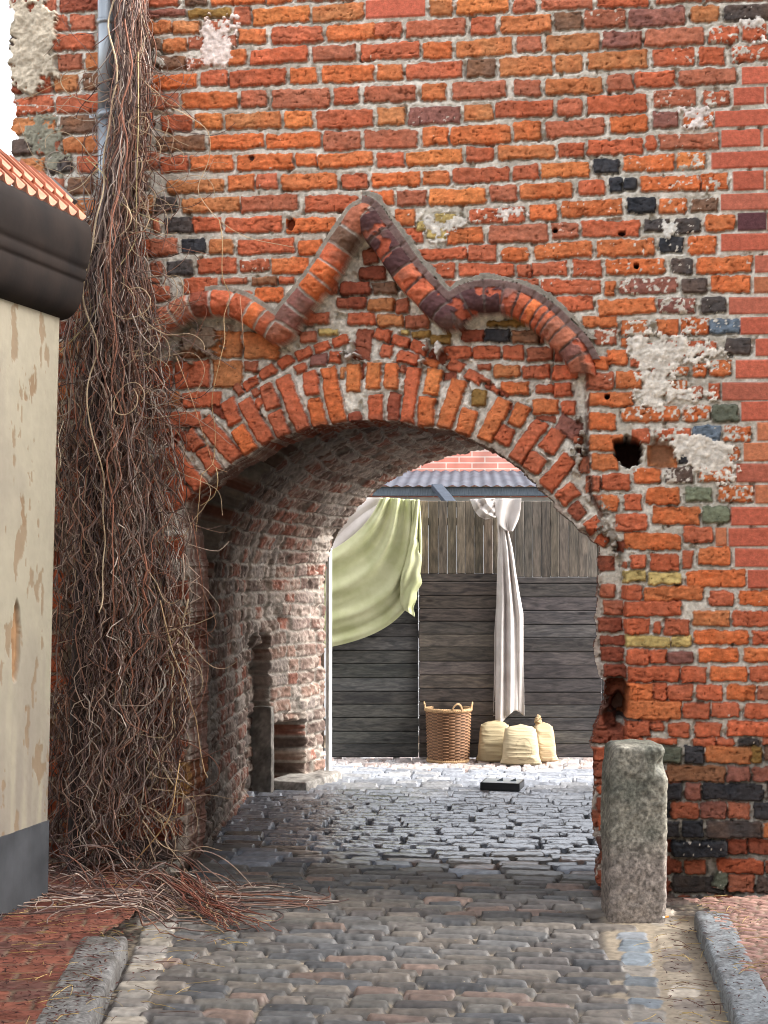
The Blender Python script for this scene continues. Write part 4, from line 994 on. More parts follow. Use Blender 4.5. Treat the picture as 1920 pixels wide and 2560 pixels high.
# ============================================================ THE YARD BEYOND
DF = 12.4
RW = np.array([math.cos(YAW), math.sin(YAW), 0]); FW = np.array([-math.sin(YAW), math.cos(YAW), 0]); UP = np.array([0, 0, 1.0])
def yd(px, py, dep=DF):
    """point of the yard seen at photo pixel px, py, at a distance dep"""
    return atdepth(px, py, dep)
def wood_mat(name, a, b_, axis):
    m, n, bs = mat_new(name); N = n.nodes.new; K = n.links.new
    tc = N('ShaderNodeTexCoord'); mp = N('ShaderNodeMapping')
    mp.inputs['Rotation'].default_value = (0, 0, -YAW)
    mp.inputs['Scale'].default_value = (1.6, 6, 10) if axis == 'x' else (10, 6, 1.6)
    K(tc.outputs['Object'], mp.inputs['Vector'])
    vc = N('ShaderNodeVertexColor'); vc.layer_name = 'Col'
    ad = N('ShaderNodeVectorMath'); ad.operation = 'MULTIPLY_ADD'; ad.inputs[1].default_value = (9, 9, 9); K(vc.outputs['Color'], ad.inputs[0]); K(mp.outputs[0], ad.inputs[2])
    n1 = N('ShaderNodeTexNoise'); n1.inputs['Scale'].default_value = 2.2; n1.inputs['Detail'].default_value = 8; n1.inputs['Distortion'].default_value = 1.6; K(ad.outputs[0], n1.inputs['Vector'])
    wv = N('ShaderNodeTexNoise'); wv.inputs['Scale'].default_value = 9; wv.inputs['Detail'].default_value = 4; wv.inputs['Distortion'].default_value = .6; K(ad.outputs[0], wv.inputs['Vector'])
    vo = N('ShaderNodeTexVoronoi'); vo.inputs['Scale'].default_value = 1.0; 
    mp2 = N('ShaderNodeMapping'); mp2.inputs['Scale'].default_value = (3.5, 3, 9) if axis == 'x' else (9, 3, 3.5); K(tc.outputs['Object'], mp2.inputs['Vector']); K(mp2.outputs[0], vo.inputs['Vector'])
    kn = N('ShaderNodeMapRange'); kn.inputs['From Min'].default_value = .06; kn.inputs['From Max'].default_value = .16; kn.inputs['To Min'].default_value = .45; kn.inputs['To Max'].default_value = 1; K(vo.outputs['Distance'], kn.inputs['Value'])
    cr = N('ShaderNodeValToRGB'); e = cr.color_ramp.elements; e[0].position = .35; e[0].color = (*a, 1); e[1].position = .68; e[1].color = (*b_, 1); K(n1.outputs['Fac'], cr.inputs[0])
    m2 = N('ShaderNodeMapRange'); m2.inputs['From Min'].default_value = .3; m2.inputs['From Max'].default_value = .7; m2.inputs['To Min'].default_value = .7; m2.inputs['To Max'].default_value = 1.25; K(wv.outputs['Fac'], m2.inputs['Value'])
    mx = N('ShaderNodeMix'); mx.data_type = 'RGBA'; mx.blend_type = 'MULTIPLY'; mx.inputs['Factor'].default_value = 1; K(cr.outputs[0], mx.inputs['A']); K(m2.outputs[0], mx.inputs['B'])
    my = N('ShaderNodeMix'); my.data_type = 'RGBA'; my.blend_type = 'MULTIPLY'; my.inputs['Factor'].default_value = 1; K(mx.outputs['Result'], my.inputs['A']); K(vc.outputs['Color'], my.inputs['B'])
    mz = N('ShaderNodeMix'); mz.data_type = 'RGBA'; mz.blend_type = 'MULTIPLY'; mz.inputs['Factor'].default_value = 1; K(my.outputs['Result'], mz.inputs['A']); K(kn.outputs[0], mz.inputs['B'])
    K(mz.outputs['Result'], bs.inputs['Base Color']); bs.inputs['Roughness'].default_value = .7; bs.inputs['Specular IOR Level'].default_value = .3
    bp = N('ShaderNodeBump'); bp.inputs['Strength'].default_value = .4; bp.inputs['Distance'].default_value = .003; K(wv.outputs['Fac'], bp.inputs['Height']); K(bp.outputs[0], bs.inputs['Normal'])
    return m
M_WH = wood_mat('dark_boards', L(72, 70, 70), L(108, 103, 99), 'x'); M_WV = wood_mat('weathered_boards', L(88, 84, 78), L(130, 121, 110), 'z')
base = yd(1180, 1893); fence = thing('wooden_fence', 'dark stained board fence closing the yard behind the arch', 'fence', tuple(base)); bpy.context.view_layer.update()
axf = [RW, FW, UP]; rf_ = random.Random(3)
ztop = yd(1180, 1253)[2]
def fpt(px, z, back=0.0):
    p = yd(px, 1409); p = p + FW * back; p[2] = z; return p - base
pan = thing
def panel(px0, px1, zsplit, vert_px, tint, back, name):
    root = bpy.data.objects.new(name, None); COL.objects.link(root); root.parent = fence
    a = fpt(px0, 0, back); b2 = fpt(px1, 0, back); w = np.linalg.norm(b2 - a); c0 = (a + b2) / 2
    hb = MB(); z = 0.02
    while z < zsplit - .02:
        h = rf_.uniform(.098, .112); h = (zsplit - z) if zsplit - z - h < .04 else h; k = rf_.uniform(.68, 1.25); g_ = np.array([k * rf_.uniform(.96, 1.05), k, k * rf_.uniform(.95, 1.06)]) * tint
        hb.box(c0 + np.array([0, 0, z + h / 2]) - FW * rf_.uniform(0, .004), (w - .002, .02, h - rf_.uniform(.003, .006)), axf, g_, bev=.004); z += h
    hb.build('horizontal_boards', M_WH, root)
    kb = MB(); kb.box(c0 + np.array([0, 0, zsplit / 2]) + FW * .016, (w - .01, .008, zsplit - .03), axf, np.array([.3, .3, .3])); kb.build('added_backing', M_WH, root)  # dark sheet added behind the boards so seams read as shade
    vb = MB(); x = 0; L_ = w
    while x < L_ - .01:
        ww = min(rf_.uniform(.066, .08), L_ - x); k = rf_.uniform(.62, 1.35); g_ = np.array([k * rf_.uniform(.97, 1.06), k, k * rf_.uniform(.9, 1.02)]) * tint
        cc_ = a + RW * (x + ww / 2) - FW * rf_.uniform(0, .004); cc_[2] = (zsplit + ztop) / 2 - base[2]
        vb.box(cc_, (ww - rf_.choice([.0006, .001, .0016, .004]), .02, ztop - zsplit + rf_.uniform(.002, .008)), axf, g_, bev=.004); x += ww
    vb.build('vertical_boards', M_WV, root)
zs2 = yd(1100, 1433)[2]; zs3 = yd(1400, 1442)[2]
panel(815, 1046.6, zs2, 0, np.array([.88, .96, .95]), .03, 'panel'); panel(1046.8, 1243.6, zs2, 0, np.array([1.08, 1.0, .92]), 0, 'panel'); panel(1243.8, 1503.6, zs3, 0, np.array([.98, .98, 1.0]), .015, 'panel'); panel(1503.8, 2150, zs3, 0, np.array([.95, .98, 1.0]), .03, 'panel')
rl = MB()
for zz in (.3, 1.0, 1.9):
    rl.box(fpt(1250, zz, .07) * 1.0 - np.array([0, 0, base[2]]), (2.9, .03, .06), axf, np.array([.8, .8, .8]))
rl.build('rail', M_WH, fence)

# ---- cloths
def cloth_mat(name, c1, c2, vs=7):
    return plain_mat(name, c1, .85, .15, rgb2=tuple(c2), vscale=vs, bump=.25, bscale=260, bdist=.002)
M_GREEN = cloth_mat('sage_cloth', L(214, 216, 176), L(188, 192, 146)); M_WHITE = cloth_mat('white_cloth', L(232, 226, 222), L(206, 198, 192))
Z7 = lambda x, y: (760 + x / 2.074, 1100 + y / 2.074)
def sheet(name, curves, n, m, dispf, mat, dep, label, cat, group=None, th=0.0):
    """curves(u, v) -> photo position; hung in the plane of the fence and pushed forward by dispf"""
    P = np.zeros((n, m, 3))
    for i in range(n):
        for j in range(m):
            u = i / (n - 1); v = j / (m - 1); x, y = curves(u, v); P[i, j] = yd(*Z7(x, y), dep) - FW * dispf(u, v)
    V = P.reshape(-1, 3); F = gridfaces(n, m)
    o = newmesh(name, V, F, mat); 
    s = o.modifiers.new('thickness', 'SOLIDIFY'); s.thickness = .003
    if label: tag(o, label, cat, group)
    return o
def bez(p0, p1, p2, p3, t):
    return tuple((1 - t) ** 3 * a + 3 * t * (1 - t) ** 2 * b + 3 * t * t * (1 - t) * c + t ** 3 * d for a, b, c, d in zip(p0, p1, p2, p3))
def lerp2(a, b, t): return (a[0] + (b[0] - a[0]) * t, a[1] + (b[1] - a[1]) * t)
rc_ = np.random.RandomState(2)
def pol(P, u):
    k = u * (len(P) - 1); i = min(int(k), len(P) - 2); f = k - i; return (P[i][0] + (P[i + 1][0] - P[i][0]) * f, P[i][1] + (P[i + 1][1] - P[i][1]) * f)
gT = [(396, 306), (430, 300), (460, 302), (500, 306), (540, 308), (572, 310), (597, 312)]
gC1 = [(340, 440), (380, 500), (430, 580), (480, 640), (540, 690), (590, 700), (630, 740)]
gC2 = [(230, 560), (300, 640), (370, 740), (440, 830), (520, 920), (590, 980), (660, 1030)]
gE = [(-60, 660), (-60, 720), (-60, 800), (-60, 880), (-60, 960), (-60, 1030), (-60, 1100)]
def gcur(u, v):
    return bez(pol(gT, u), pol(gC1, u), pol(gC2, u), pol(gE, u), v)
def fold(u, v):
    w = math.sin(math.pi * min(1, v * 1.15 + .05)) ** .6
    s = abs(math.sin(u * 10.5 + .5 * math.sin(v * 3) + .3)) ** 1.6
    s2 = abs(math.sin(u * 23 + 1.2 * math.sin(v * 2 + 1) + v * 2)) ** 2
    return .02 + .052 * s * (1 - .62 * u * v) + .018 * s2 * (1 - .5 * v) + .006 * math.sin(u * 60 + v * 9) * math.exp(-v * 3)
gc = sheet('green_cloth', gcur, 260, 120, fold, M_GREEN, DF - .03, 'pale green cloth hung in a swag over the left of the board fence', 'cloth')
# the free right-hand edge of the cloth, turned back in a ragged flap
def flap(u, v):
    l = pol([(560, 312), (560, 420), (545, 520), (515, 650), (500, 740), (498, 850), (520, 878)], v)
    r = pol([(597, 312), (592, 430), (588, 530), (604, 610), (604, 740), (575, 835), (567, 915)], v)
    return (l[0] + (r[0] - l[0]) * u + 5 * math.sin(v * 40) * u * (v > .3), l[1] + (r[1] - l[1]) * u)
fl_ = sheet('flap', flap, 40, 120, lambda u, v: .075 + .03 * math.sin(u * 3.1) + .012 * math.sin(u * 9 + v * 11) + .01 * math.sin(v * 23 + u * 5) * v, M_GREEN, DF - .03, None, None)
fl_.parent = gc
wc = sheet('white_cloth', lambda u, v: (60 + u * 350 - 60 * v, 300 + v * 330 + 40 * (1 - u) * v), 90, 90, lambda u, v: .012 + .022 * abs(math.sin((u * .8 + v * .9) * 11 + .5 * math.sin(v * 5))) , M_WHITE, DF - .02, 'off white cloth on the fence behind the upper left of the green cloth', 'cloth')
# narrow white drape knotted over the fence
dl = [(985, 312), (1000, 400), (1004, 480), (1004, 560), (1000, 700), (995, 850), (985, 1000), (984, 1200), (980, 1434)]
dr = [(1030, 312), (1048, 400), (1058, 480), (1078, 560), (1098, 700), (1120, 830), (1134, 900), (1137, 1200), (1140, 1400)]
def dcur(u, v):
    a = pol(dl, v); b2 = pol(dr, v); x = a[0] + (b2[0] - a[0]) * u; y_ = a[1] + (b2[1] - a[1]) * u
    if v > .93: y_ += (v - .93) / .07 * (22 * math.sin(u * 7) + 12)
    return x, y_
dp = sheet('white_drape', dcur, 110, 180, lambda u, v: .03 + .03 * abs(math.sin(u * 8.5 + .4 * math.sin(v * 5))) ** 1.3 + .012 * math.sin(u * 21 + v * 4) + .02 * math.sin(math.pi * u), M_WHITE, DF - .02, 'long white drape knotted over the fence above the sacks', 'drape')
def knotc(u, v):
    a = pol([(858, 308), (878, 360), (905, 398), (940, 414), (968, 408)], u); b2 = pol([(990, 306), (992, 330), (994, 352), (996, 372), (1000, 400)], u)
    return (a[0] + (b2[0] - a[0]) * v, a[1] + (b2[1] - a[1]) * v)
k1 = sheet('bunch', knotc, 60, 60, lambda u, v: .03 + .05 * math.sin(math.pi * v) + .025 * abs(math.sin(u * 9 + v * 3)) + .012 * math.sin(v * 14 - u * 6), M_WHITE, DF - .03, None, None); k1.parent = dp
def tailc(u, v):
    a = pol([(985, 306), (990, 380), (1004, 440), (1040, 470), (1060, 474)], v); b2 = pol([(1122, 306), (1118, 360), (1108, 410), (1090, 450), (1078, 474)], v)
    return (a[0] + (b2[0] - a[0]) * u, a[1] + (b2[1] - a[1]) * u)
k2 = sheet('tail', tailc, 50, 50, lambda u, v: .065 + .02 * math.sin(u * 7 + v * 3) + .015 * math.sin(math.pi * u), M_WHITE, DF - .03, None, None); k2.parent = dp

# ---- basket
bp0 = yd(1121, 1893, 12.22); br = .172; BX, BY = bp0[0], bp0[1]
bas = thing('wicker_basket', 'tall round brown wicker basket with four loop handles by the fence', 'basket', (BX, BY, 0.0)); bpy.context.view_layer.update()
nA, nZ = 22 * 10, 34 * 5; hB = .395
A, Zb = np.meshgrid(np.arange(nA) / nA, np.arange(nZ + 1) / nZ, indexing='ij')
ca_ = A * 22; ri = np.floor(Zb * 34 - 1e-6); par = (np.floor(ca_) + ri) % 2
arc = np.sin(math.pi * (ca_ % 1)) * np.where(par == 0, 1, -.5); rowb = np.abs(np.sin(math.pi * Zb * 34))
rad = br * (.94 + .08 * Zb) + .007 * arc * rowb + .003 * rowb - .003
ang_ = A * 2 * math.pi
Vb = np.stack([rad * np.cos(ang_), rad * np.sin(ang_), .015 + Zb * hB], -1)
cb_ = L(150, 112, 82) * (0.55 + .45 * rowb)[..., None] * (1 + .25 * fbm(A * 8, Zb * 2, .05, 77, 2))[..., None]
cb_ = np.where((par == 0)[..., None], cb_ * 1.35, cb_ * .55)
Fb = []
ii, jj = np.meshgrid(np.arange(nA), np.arange(nZ), indexing='ij'); a0 = ii * (nZ + 1) + jj; a1 = ((ii + 1) % nA) * (nZ + 1) + jj
Fb = np.stack([a0, a1, a1 + 1, a0 + 1], -1).reshape(-1, 4)
M_WICK = vcol_mat('wicker', rough=.6, spec=.3, bump=.2, var=.25, vscale=60)
M_WICK2 = plain_mat('peeled_willow', L(196, 160, 118), .6, .3, var=.25, vscale=40)
newmesh('body', Vb.reshape(-1, 3), Fb, M_WICK, bas, np.clip(cb_.reshape(-1, 3), .004, .9))
rm = MB(); rm2 = MB()
for k in range(3):
    t = np.linspace(0, 2 * math.pi, 200); ph = k * 2 * math.pi / 3
    rr_ = br * 1.02 + .008 * np.cos(t * 22 + ph); zz = .41 + .009 * np.sin(t * 22 + ph)
    rm.tube(np.stack([rr_ * np.cos(t), rr_ * np.sin(t), zz], -1), .0075, 6, cap=False)
    rr_ = br * .94 + .006 * np.cos(t * 22 + ph); rm2.tube(np.stack([rr_ * np.cos(t), rr_ * np.sin(t), .014 + .008 * np.sin(t * 22 + ph)], -1), .007, 6, cap=False)
rm.build('braided_rim', M_WICK2, bas, True); rm2.build('foot_rim', M_WICK2, bas, True)
di = MB(); di.lathe([(0.001, .02), (br * .93, .02)], n=24); di.build('bottom', M_WICK2, bas)
for a_ in (R(188), R(0), R(-62), R(115)):
    h_ = MB(); t = np.linspace(0, math.pi, 24); c_ = np.array([math.cos(a_), math.sin(a_), 0]) * br * 1.03; tg = np.array([-math.sin(a_), math.cos(a_), 0])
    P = np.array([c_ + tg * (.040 * math.cos(q)) + UP * (.40 + .062 * math.sin(q)) + c_ / np.linalg.norm(c_) * .012 * math.sin(q) for q in t])
    h_.tube(P, .0065, 6); P2 = P + tg * .004 + UP * .006; h_.tube(P2, .005, 6); h_.build('handle', M_WICK2, bas, True)

# ---- sacks
M_SACK = vcol_mat('calico', rough=.9, spec=.15, bump=.3, bscale=300, var=.06, vscale=9)
def sack(px, dep, w, h, t_, lean, tie, label, seed, stamp=False, yaw=0.0, col=L(204, 188, 154)):
    p = yd(px, 1893, dep); n, m = 130, 110
    U, Vv = np.meshgrid(np.linspace(-math.pi, math.pi, n), np.linspace(0, 1, m), indexing='ij')
    def sp(c, e): return np.sign(c) * np.abs(c) ** e
    zz = Vv; wprof = np.interp(zz, [0, .04, .12, .4, .75, .9, .97, 1], [.80, .98, 1.04, 1.0, .93, .86, .70, .0 if not tie else .15]) 
    tprof = np.interp(zz, [0, .05, .2, .5, .8, .93, 1], [.55, .9, 1.05, 1.0, .75, .45, .0 if not tie else .25])
    x = w / 2 * wprof * sp(np.cos(U), .55); yv = t_ / 2 * tprof * sp(np.sin(U), .75)
    wr = fbm(U * .12, Vv * 1.5, .16, seed, 3) + .5 * np.sin(Vv * 17 + 2 * np.sin(U * 1.5 + seed)) * .5
    wr2 = ridged(U * .1 + Vv * .1, Vv, .11, seed + 4, 2)
    bul = 1 + .07 * wr + .06 * wr2
    x = x * (1 + .012 * wr); yv = yv * bul
    cr_ = np.exp(-((zz) / .10) ** 2); x += cr_ * .03 * np.sign(np.cos(U)) * np.abs(np.cos(U)) ** 6
    z_ = h * zz + .008 * fbm(U * .2, Vv, .2, seed + 8, 2) * (zz > .05) - .012 * (zz > .9) * np.cos(U) ** 2
    yv = yv + lean * zz ** 1.5
    V = np.stack([x, yv, z_], -1)
    sh = fbm(U * .12, Vv * 1.2, .3, seed + 3, 2)
    c = col * (1 + .05 * sh)[..., None]
    if stamp:
        ex = (x - .015) / .062; ez = (z_ - h * .40) / .084; rr2 = np.hypot(ex, ez); fr_ = np.sin(U) < 0
        ink = (np.abs(rr2 - 1) < .045) | ((rr2 < .8) & (np.abs(ez) < .62) & (np.sin(z_ * 620) > .35) & (vnoise(x, z_, .010, 5) > -.1) & (ez < .1)) | ((np.hypot(ex, (ez - .45) * 1.2) < .32) & (vnoise(x, z_, .011, 6) > 0))
        ink = ink & fr_; c = np.where(ink[..., None], c * .66, c)
    F = gridfaces(n, m)[:, ::-1]
    root = thing('sack', label, 'sack', (p[0], p[1], 0.005), 'sacks against the fence'); root.rotation_euler = (0, 0, YAW + yaw)
    newmesh('bag', V.reshape(-1, 3), np.ascontiguousarray(F), M_SACK, root, np.clip(c.reshape(-1, 3), .004, .95))
    if tie:
        k = MB(); tt = np.linspace(0, 2 * math.pi, 20)
        for q in range(3): k.tube(np.stack([tie[0] + .022 * np.cos(tt), lean + .022 * np.sin(tt) * .6 - .01, h + .004 + q * .012 + .006 * np.sin(tt * 2)], -1), .009 - .002 * q, 6, cap=False)
        k.tube(np.array([[tie[0], lean, h - .02], [tie[0] - .004, lean, h + .03], [tie[0] + .012, lean, h + .055]]), [.02, .013, .017], 8)
        k.build('tied_neck', plain_mat('sack_neck', L(214, 186, 146), .9, .1, var=.15, vscale=60), root, True)
    return root
sack(1236, 12.18, .25, .315, .16, .07, None, 'buff cloth sack at the left of the group, half behind the stamped one', 31, yaw=R(-6), col=L(198, 182, 146))
sack(1362, 12.20, .17, .30, .15, .07, (-.04, 0), 'narrow peach cloth sack with a knotted neck at the right end', 47, yaw=R(6), col=L(208, 184, 148))
sack(1302, 12.02, .275, .305, .17, .05, None, 'front cream cloth sack printed with a faint oval stamp', 38, stamp=True, col=L(206, 190, 156))

# ---- black tray lying in the passage
c0 = yd(1256, 1981, 10.66); c0[2] = 0.0
tr = thing('shallow_tray', 'flat black tray with a pale top lying on the wet cobbles', 'tray', tuple(c0)); tr.rotation_euler = (0, 0, YAW + R(-14))
t1 = MB(); 
t1.box((0, -.105, .042), (.27, .012, .05), bev=.003); t1.box((0, .105, .042), (.27, .012, .05), bev=.003); t1.box((-.13, 0, .042), (.012, .2, .05), bev=.003); t1.box((.13, 0, .042), (.012, .2, .05), bev=.003); t1.box((0, 0, .022), (.25, .2, .006))
t1.build('frame', plain_mat('black_plastic', L(36, 38, 40), .35, .5), tr)
t2 = MB(); t2.box((0, 0, .064), (.25, .2, .006), bev=.001); t2.build('top', plain_mat('grey_top', L(196, 204, 208), .3, .5, var=.05), tr)
for k in (-.02, .07):
    t3 = MB(); t3.prism([(k - .02, .067), (k + .025, .067), (k + .022, .088)], .0, .012); t3.build('fin', plain_mat('grey_fin', L(120, 130, 134), .4, .5), tr)

# ---- lean-to roof and house behind
sh_b = yd(1180, 1240, 14.0); shed = thing('lean_to_shed', 'white walled shed with a dark gutter and corrugated grey roof behind the fence', 'shed', (sh_b[0], sh_b[1], 0)); bpy.context.view_layer.update()
SB = np.array([sh_b[0], sh_b[1], 0.0])
def sp_(px, py, dep): return yd(px, py, dep) - SB
M_SHW = plain_mat('shed_white', L(236, 240, 244), .7, .3, var=.05)
w_ = MB(); pz = yd(1180, 1243, 14.15)[2]; c_ = sp_(1180, 1409, 14.2); c_[2] = pz / 2; w_.box(c_, (6, .1, pz), axf); w_.build('wall', M_SHW, shed)
M_GUT = plain_mat('gutter_paint', L(72, 84, 96), .45, .5, rgb2=tuple(L(110, 122, 134)), vscale=30, stretch=(8, 8, .6))
f_ = MB(); za, zb_ = yd(1180, 1240, 14)[2], yd(1180, 1217, 14)[2]; c_ = sp_(1180, 1409, 14.0); c_[2] = (za + zb_) / 2; f_.box(c_, (6, .05, zb_ - za), axf, bev=.006); f_.build('gutter', M_GUT, shed)
# corrugated roof
zt0 = zb_ + .005; zt1 = yd(1180, 1176, 16.2)[2]; nn = 520
xs2 = np.linspace(-3.0, 3.0, nn); Vr = []
for (dd, zz) in ((13.93, zt0), (15.0, (zt0 + zt1) / 2), (16.25, zt1)):
    c_ = sp_(1180, 1409, dd); 
    for x in xs2: Vr.append(c_ * np.array([1, 1, 0]) + RW * x + UP * (zz + .007 * math.sin(x * 2 * math.pi / .10)))
Vr = np.array(Vr).reshape(3, nn, 3).transpose(1, 0, 2).reshape(-1, 3)
o = newmesh('roof', Vr, gridfaces(nn, 3), plain_mat('corrugated_sheet', L(80, 82, 90), .8, .2, rgb2=tuple(L(64, 62, 70)), vscale=4, stretch=(3, .6, 1)), shed)
st_ = MB(); a_ = sp_(1092, 1216, 13.95); b_ = sp_(1130, 1262, 13.2); dv = b_ - a_; l_ = np.linalg.norm(dv); dv /= l_; sd = np.cross(dv, UP); sd /= np.linalg.norm(sd)
st_.box((a_ + b_) / 2, (l_, .10, .045), [dv, sd, np.cross(sd, dv)], bev=.005); st_.build('strut', plain_mat('strut_paint', L(58, 64, 74), .8, .15), shed)
# brick house behind
m, n, bs = mat_new('pale_red_brick'); N = n.nodes.new; K_ = n.links.new
tc = N('ShaderNodeTexCoord'); mp = N('ShaderNodeMapping'); mp.inputs['Rotation'].default_value = (R(-90), 0, 0); 
bt = N('ShaderNodeTexBrick'); bt.inputs['Color1'].default_value = (*L(208, 128, 110), 1); bt.inputs['Color2'].default_value = (*L(196, 140, 126), 1); bt.inputs['Mortar'].default_value = (*L(214, 196, 184), 1)
bt.inputs['Scale'].default_value = 1.0; bt.inputs['Brick Width'].default_value = .27; bt.inputs['Row Height'].default_value = .062; bt.inputs['Mortar Size'].default_value = .006; bt.inputs['Bias'].default_value = -.2
K_(tc.outputs['Object'], mp.inputs['Vector']); K_(mp.outputs[0], bt.inputs['Vector'])
nz2 = N('ShaderNodeTexNoise'); nz2.inputs['Scale'].default_value = 5; K_(tc.outputs['Object'], nz2.inputs['Vector'])
mr = N('ShaderNodeMapRange'); mr.inputs['From Min'].default_value = .3; mr.inputs['From Max'].default_value = .7; mr.inputs['To Min'].default_value = .8; mr.inputs['To Max'].default_value = 1.2; K_(nz2.outputs['Fac'], mr.inputs['Value'])
mx = N('ShaderNodeMix'); mx.data_type = 'RGBA'; mx.blend_type = 'MULTIPLY'; mx.inputs['Factor'].default_value = 1; K_(bt.outputs['Color'], mx.inputs['A']); K_(mr.outputs[0], mx.inputs['B']); K_(mx.outputs['Result'], bs.inputs['Base Color']); bs.inputs['Roughness'].default_value = .85
hb0 = yd(1180, 1180, 16.3); hw_ = MB(); hw_.box((0, .15, 1.5), (9, .3, 3.0))
o = hw_.build('brick_house', m); o.location = (hb0[0], hb0[1], 0); o.rotation_euler = (0, 0, YAW); tag(o, 'pale red brick house wall rising above the corrugated roof', 'house')
# ============================================================ THE PLASTERED HOUSE ON THE LEFT
hc = np.array(onground(112, 2284)); hf = np.array(onground(0, 2337)); he = hf - hc; he /= np.linalg.norm(he)      # he: along the wall, towards the street end
ho = np.array([he[1], -he[0]]); 
if ho[0] < 0: ho = -ho                                                                                          # outwards, over the road
T0 = atdepth(150, 764, 7.07); T1 = atdepth(0, 680, 6.52)
house = thing('plastered_house', 'cream plastered house corner with dark plinth and peeling paint', 'house', (hc[0], hc[1], 0)); bpy.context.view_layer.update()
HB = np.array([hc[0], hc[1], 0.0])
HL = 3.2; zt_ = 2.74
d0 = T0[:2] - hc; topo = d0 - 0.0
def hp(s, z, out=0.0):
    """s along the wall from the corner, z height, out = proud of the plaster"""
    k = z / zt_; b_ = hc + he * s + ho * out; lean = (T0[:2] - hc) * k
    p = b_ + lean; return np.array([p[0], p[1], z]) - HB
ns_, nz_2 = 260, 420
SV, ZV = np.meshgrid(np.linspace(0, 1.5, ns_), np.linspace(-.02, zt_, nz_2), indexing='ij')
a1 = fbm(SV, ZV * .35, .07, 951, 5, .65); a2 = fbm(SV, ZV, .4, 961, 3); a3 = fbm(SV, ZV, .03, 971, 3); drip = fbm(SV, ZV * .12, .05, 975, 3)
out = .004 * a2 + .0012 * a3
colp = L(148, 141, 124) * np.ones(SV.shape + (1,)); dm = sstep(-.1, .6, a2 + .4 * drip)[..., None] * .5; colp = colp * (1 - dm) + L(132, 124, 112) * dm
dmp = (sstep(1.3, .4, ZV) * sstep(-.5, .4, drip + .4 * a2))[..., None] * .55; colp = colp * (1 - dmp) + L(122, 112, 106) * dmp
pe = sstep(.22, .30, a1 + .25 * a3 + .5 * np.exp(-((SV - .30) / .12) ** 2) * np.exp(-((ZV - 2.0) / .5) ** 2) - .32) 
pe = np.maximum(pe, sstep(.40, .46, fbm(SV, ZV * .3, .06, 979, 3) + .2 * a3) * .8)
zc1 = 1.55 - (1605 - 1409) / 3900 * 6.65
pe2 = sstep(1.1, .9, np.hypot((SV - .335) / .035, (ZV - zc1) / .16) + .35 * a1)
out = out - .003 * pe - .02 * pe2
colp = colp * (1 - pe[..., None]) + L(124, 104, 82) * pe[..., None]; colp = colp * (1 - pe2[..., None]) + L(140, 108, 78) * (1 + .3 * a3)[..., None] * pe2[..., None]
colp = colp * (1 + .05 * a3)[..., None]
kz = ZV / zt_; d0v = (T0[:2] - hc)
PX_ = he[0] * SV + ho[0] * out + d0v[0] * kz; PY_ = he[1] * SV + ho[1] * out + d0v[1] * kz
M_PLAS = vcol_mat('lime_plaster', rough=.85, spec=.2, bump=.3, bscale=60, var=.06, vscale=10)
m_ = MB(); 
for (s0, s1) in ((1.5, HL),):
    m_.quadgrid(np.array([[hp(s, z) for z in (-.02, zt_)] for s in (s0, s1)]), L(200, 186, 158))
m_.quadgrid(np.array([[hp(s, z, o_) for z in (-.02, zt_)] for s, o_ in ((0, 0), (0.0, -3))]), L(186, 172, 150))
o = newmesh('wall', np.stack([PX_, PY_, ZV], -1).reshape(-1, 3), gridfaces(ns_, nz_2), M_PLAS, house, np.clip(colp.reshape(-1, 3), .004, .9))
m_.build('side_wall', M_PLAS, house)
# dark plinth: its top steps down towards the corner as in the photograph
M_PLI = plain_mat('tar_plinth', L(74, 76, 80), .7, .35, rgb2=tuple(L(52, 54, 58)), vscale=6, bump=.4, bscale=30)
zpa = 1.55 - (2055 - 1409) / 3900 * 6.90; zpb = 1.55 - (2093 - 1409) / 3900 * 6.52
pl = MB(); rowp = []
for s in np.linspace(-.004, HL, 40):
    zt2 = zpa + (zpb - zpa) * min(s, .42) / .42; w0 = .010 + .002 * math.sin(s * 31)
    rowp.append([hp(s, -.02, w0 + .004 * math.sin(s * 17)), hp(s, zt2 * .5, w0), hp(s, zt2, w0 - .002), hp(s, zt2 + .004, -.01)])
pl.quadgrid(np.array(rowp)); 
pl.quadgrid(np.array([[hp(-.004, z, o_) for z in (-.02, zpa)] for o_ in (.010, -3)]))
pl.build('plinth', M_PLI, house)
# cornice: boards and a round moulding, running along the eave
M_COR = plain_mat('brown_boards', L(46, 38, 34), .8, .15, rgb2=tuple(L(30, 26, 25)), vscale=5, bump=.3, bscale=20)
prof = [(-.02, 2.66), (.03, 2.668), (.07, 2.685), (.105, 2.71), (.13, 2.745), (.145, 2.785), (.150, 2.82), (.148, 2.832), (.158, 2.836), (.166, 2.85), (.170, 2.875), (.168, 2.89), (.178, 2.895), (.19, 2.92), (.205, 2.96), (.212, 3.00), (.210, 3.04), (.20, 3.08), (.17, 3.105), (-.3, 3.12)]
cn = MB()
P = []
for s in (-.05, HL):
    P.append([hc + he * s + ho * (o_ + .02) for (o_, z) in prof])
d0v3 = np.array([d0v[0], d0v[1]])
rows_ = []
for k, s in enumerate((-.05, .3, .8, 1.5, HL)):
    rows_.append([np.array([*(hc + he * s + ho * (o_ * .62 - .0) + d0v3), z]) - HB for (o_, z) in prof])
cn.quadgrid(np.array(rows_)); b0 = len(cn.v)
end = rows_[0] + [np.array([*(hc + he * -.05 - ho * .3 + d0v3), 2.66]) - HB]
for v in end: cn.v.append(v); cn.c.append(None)
cn.f.append(tuple(range(b0, b0 + len(end))))
co_ = cn.build('cornice', M_COR, house, True)
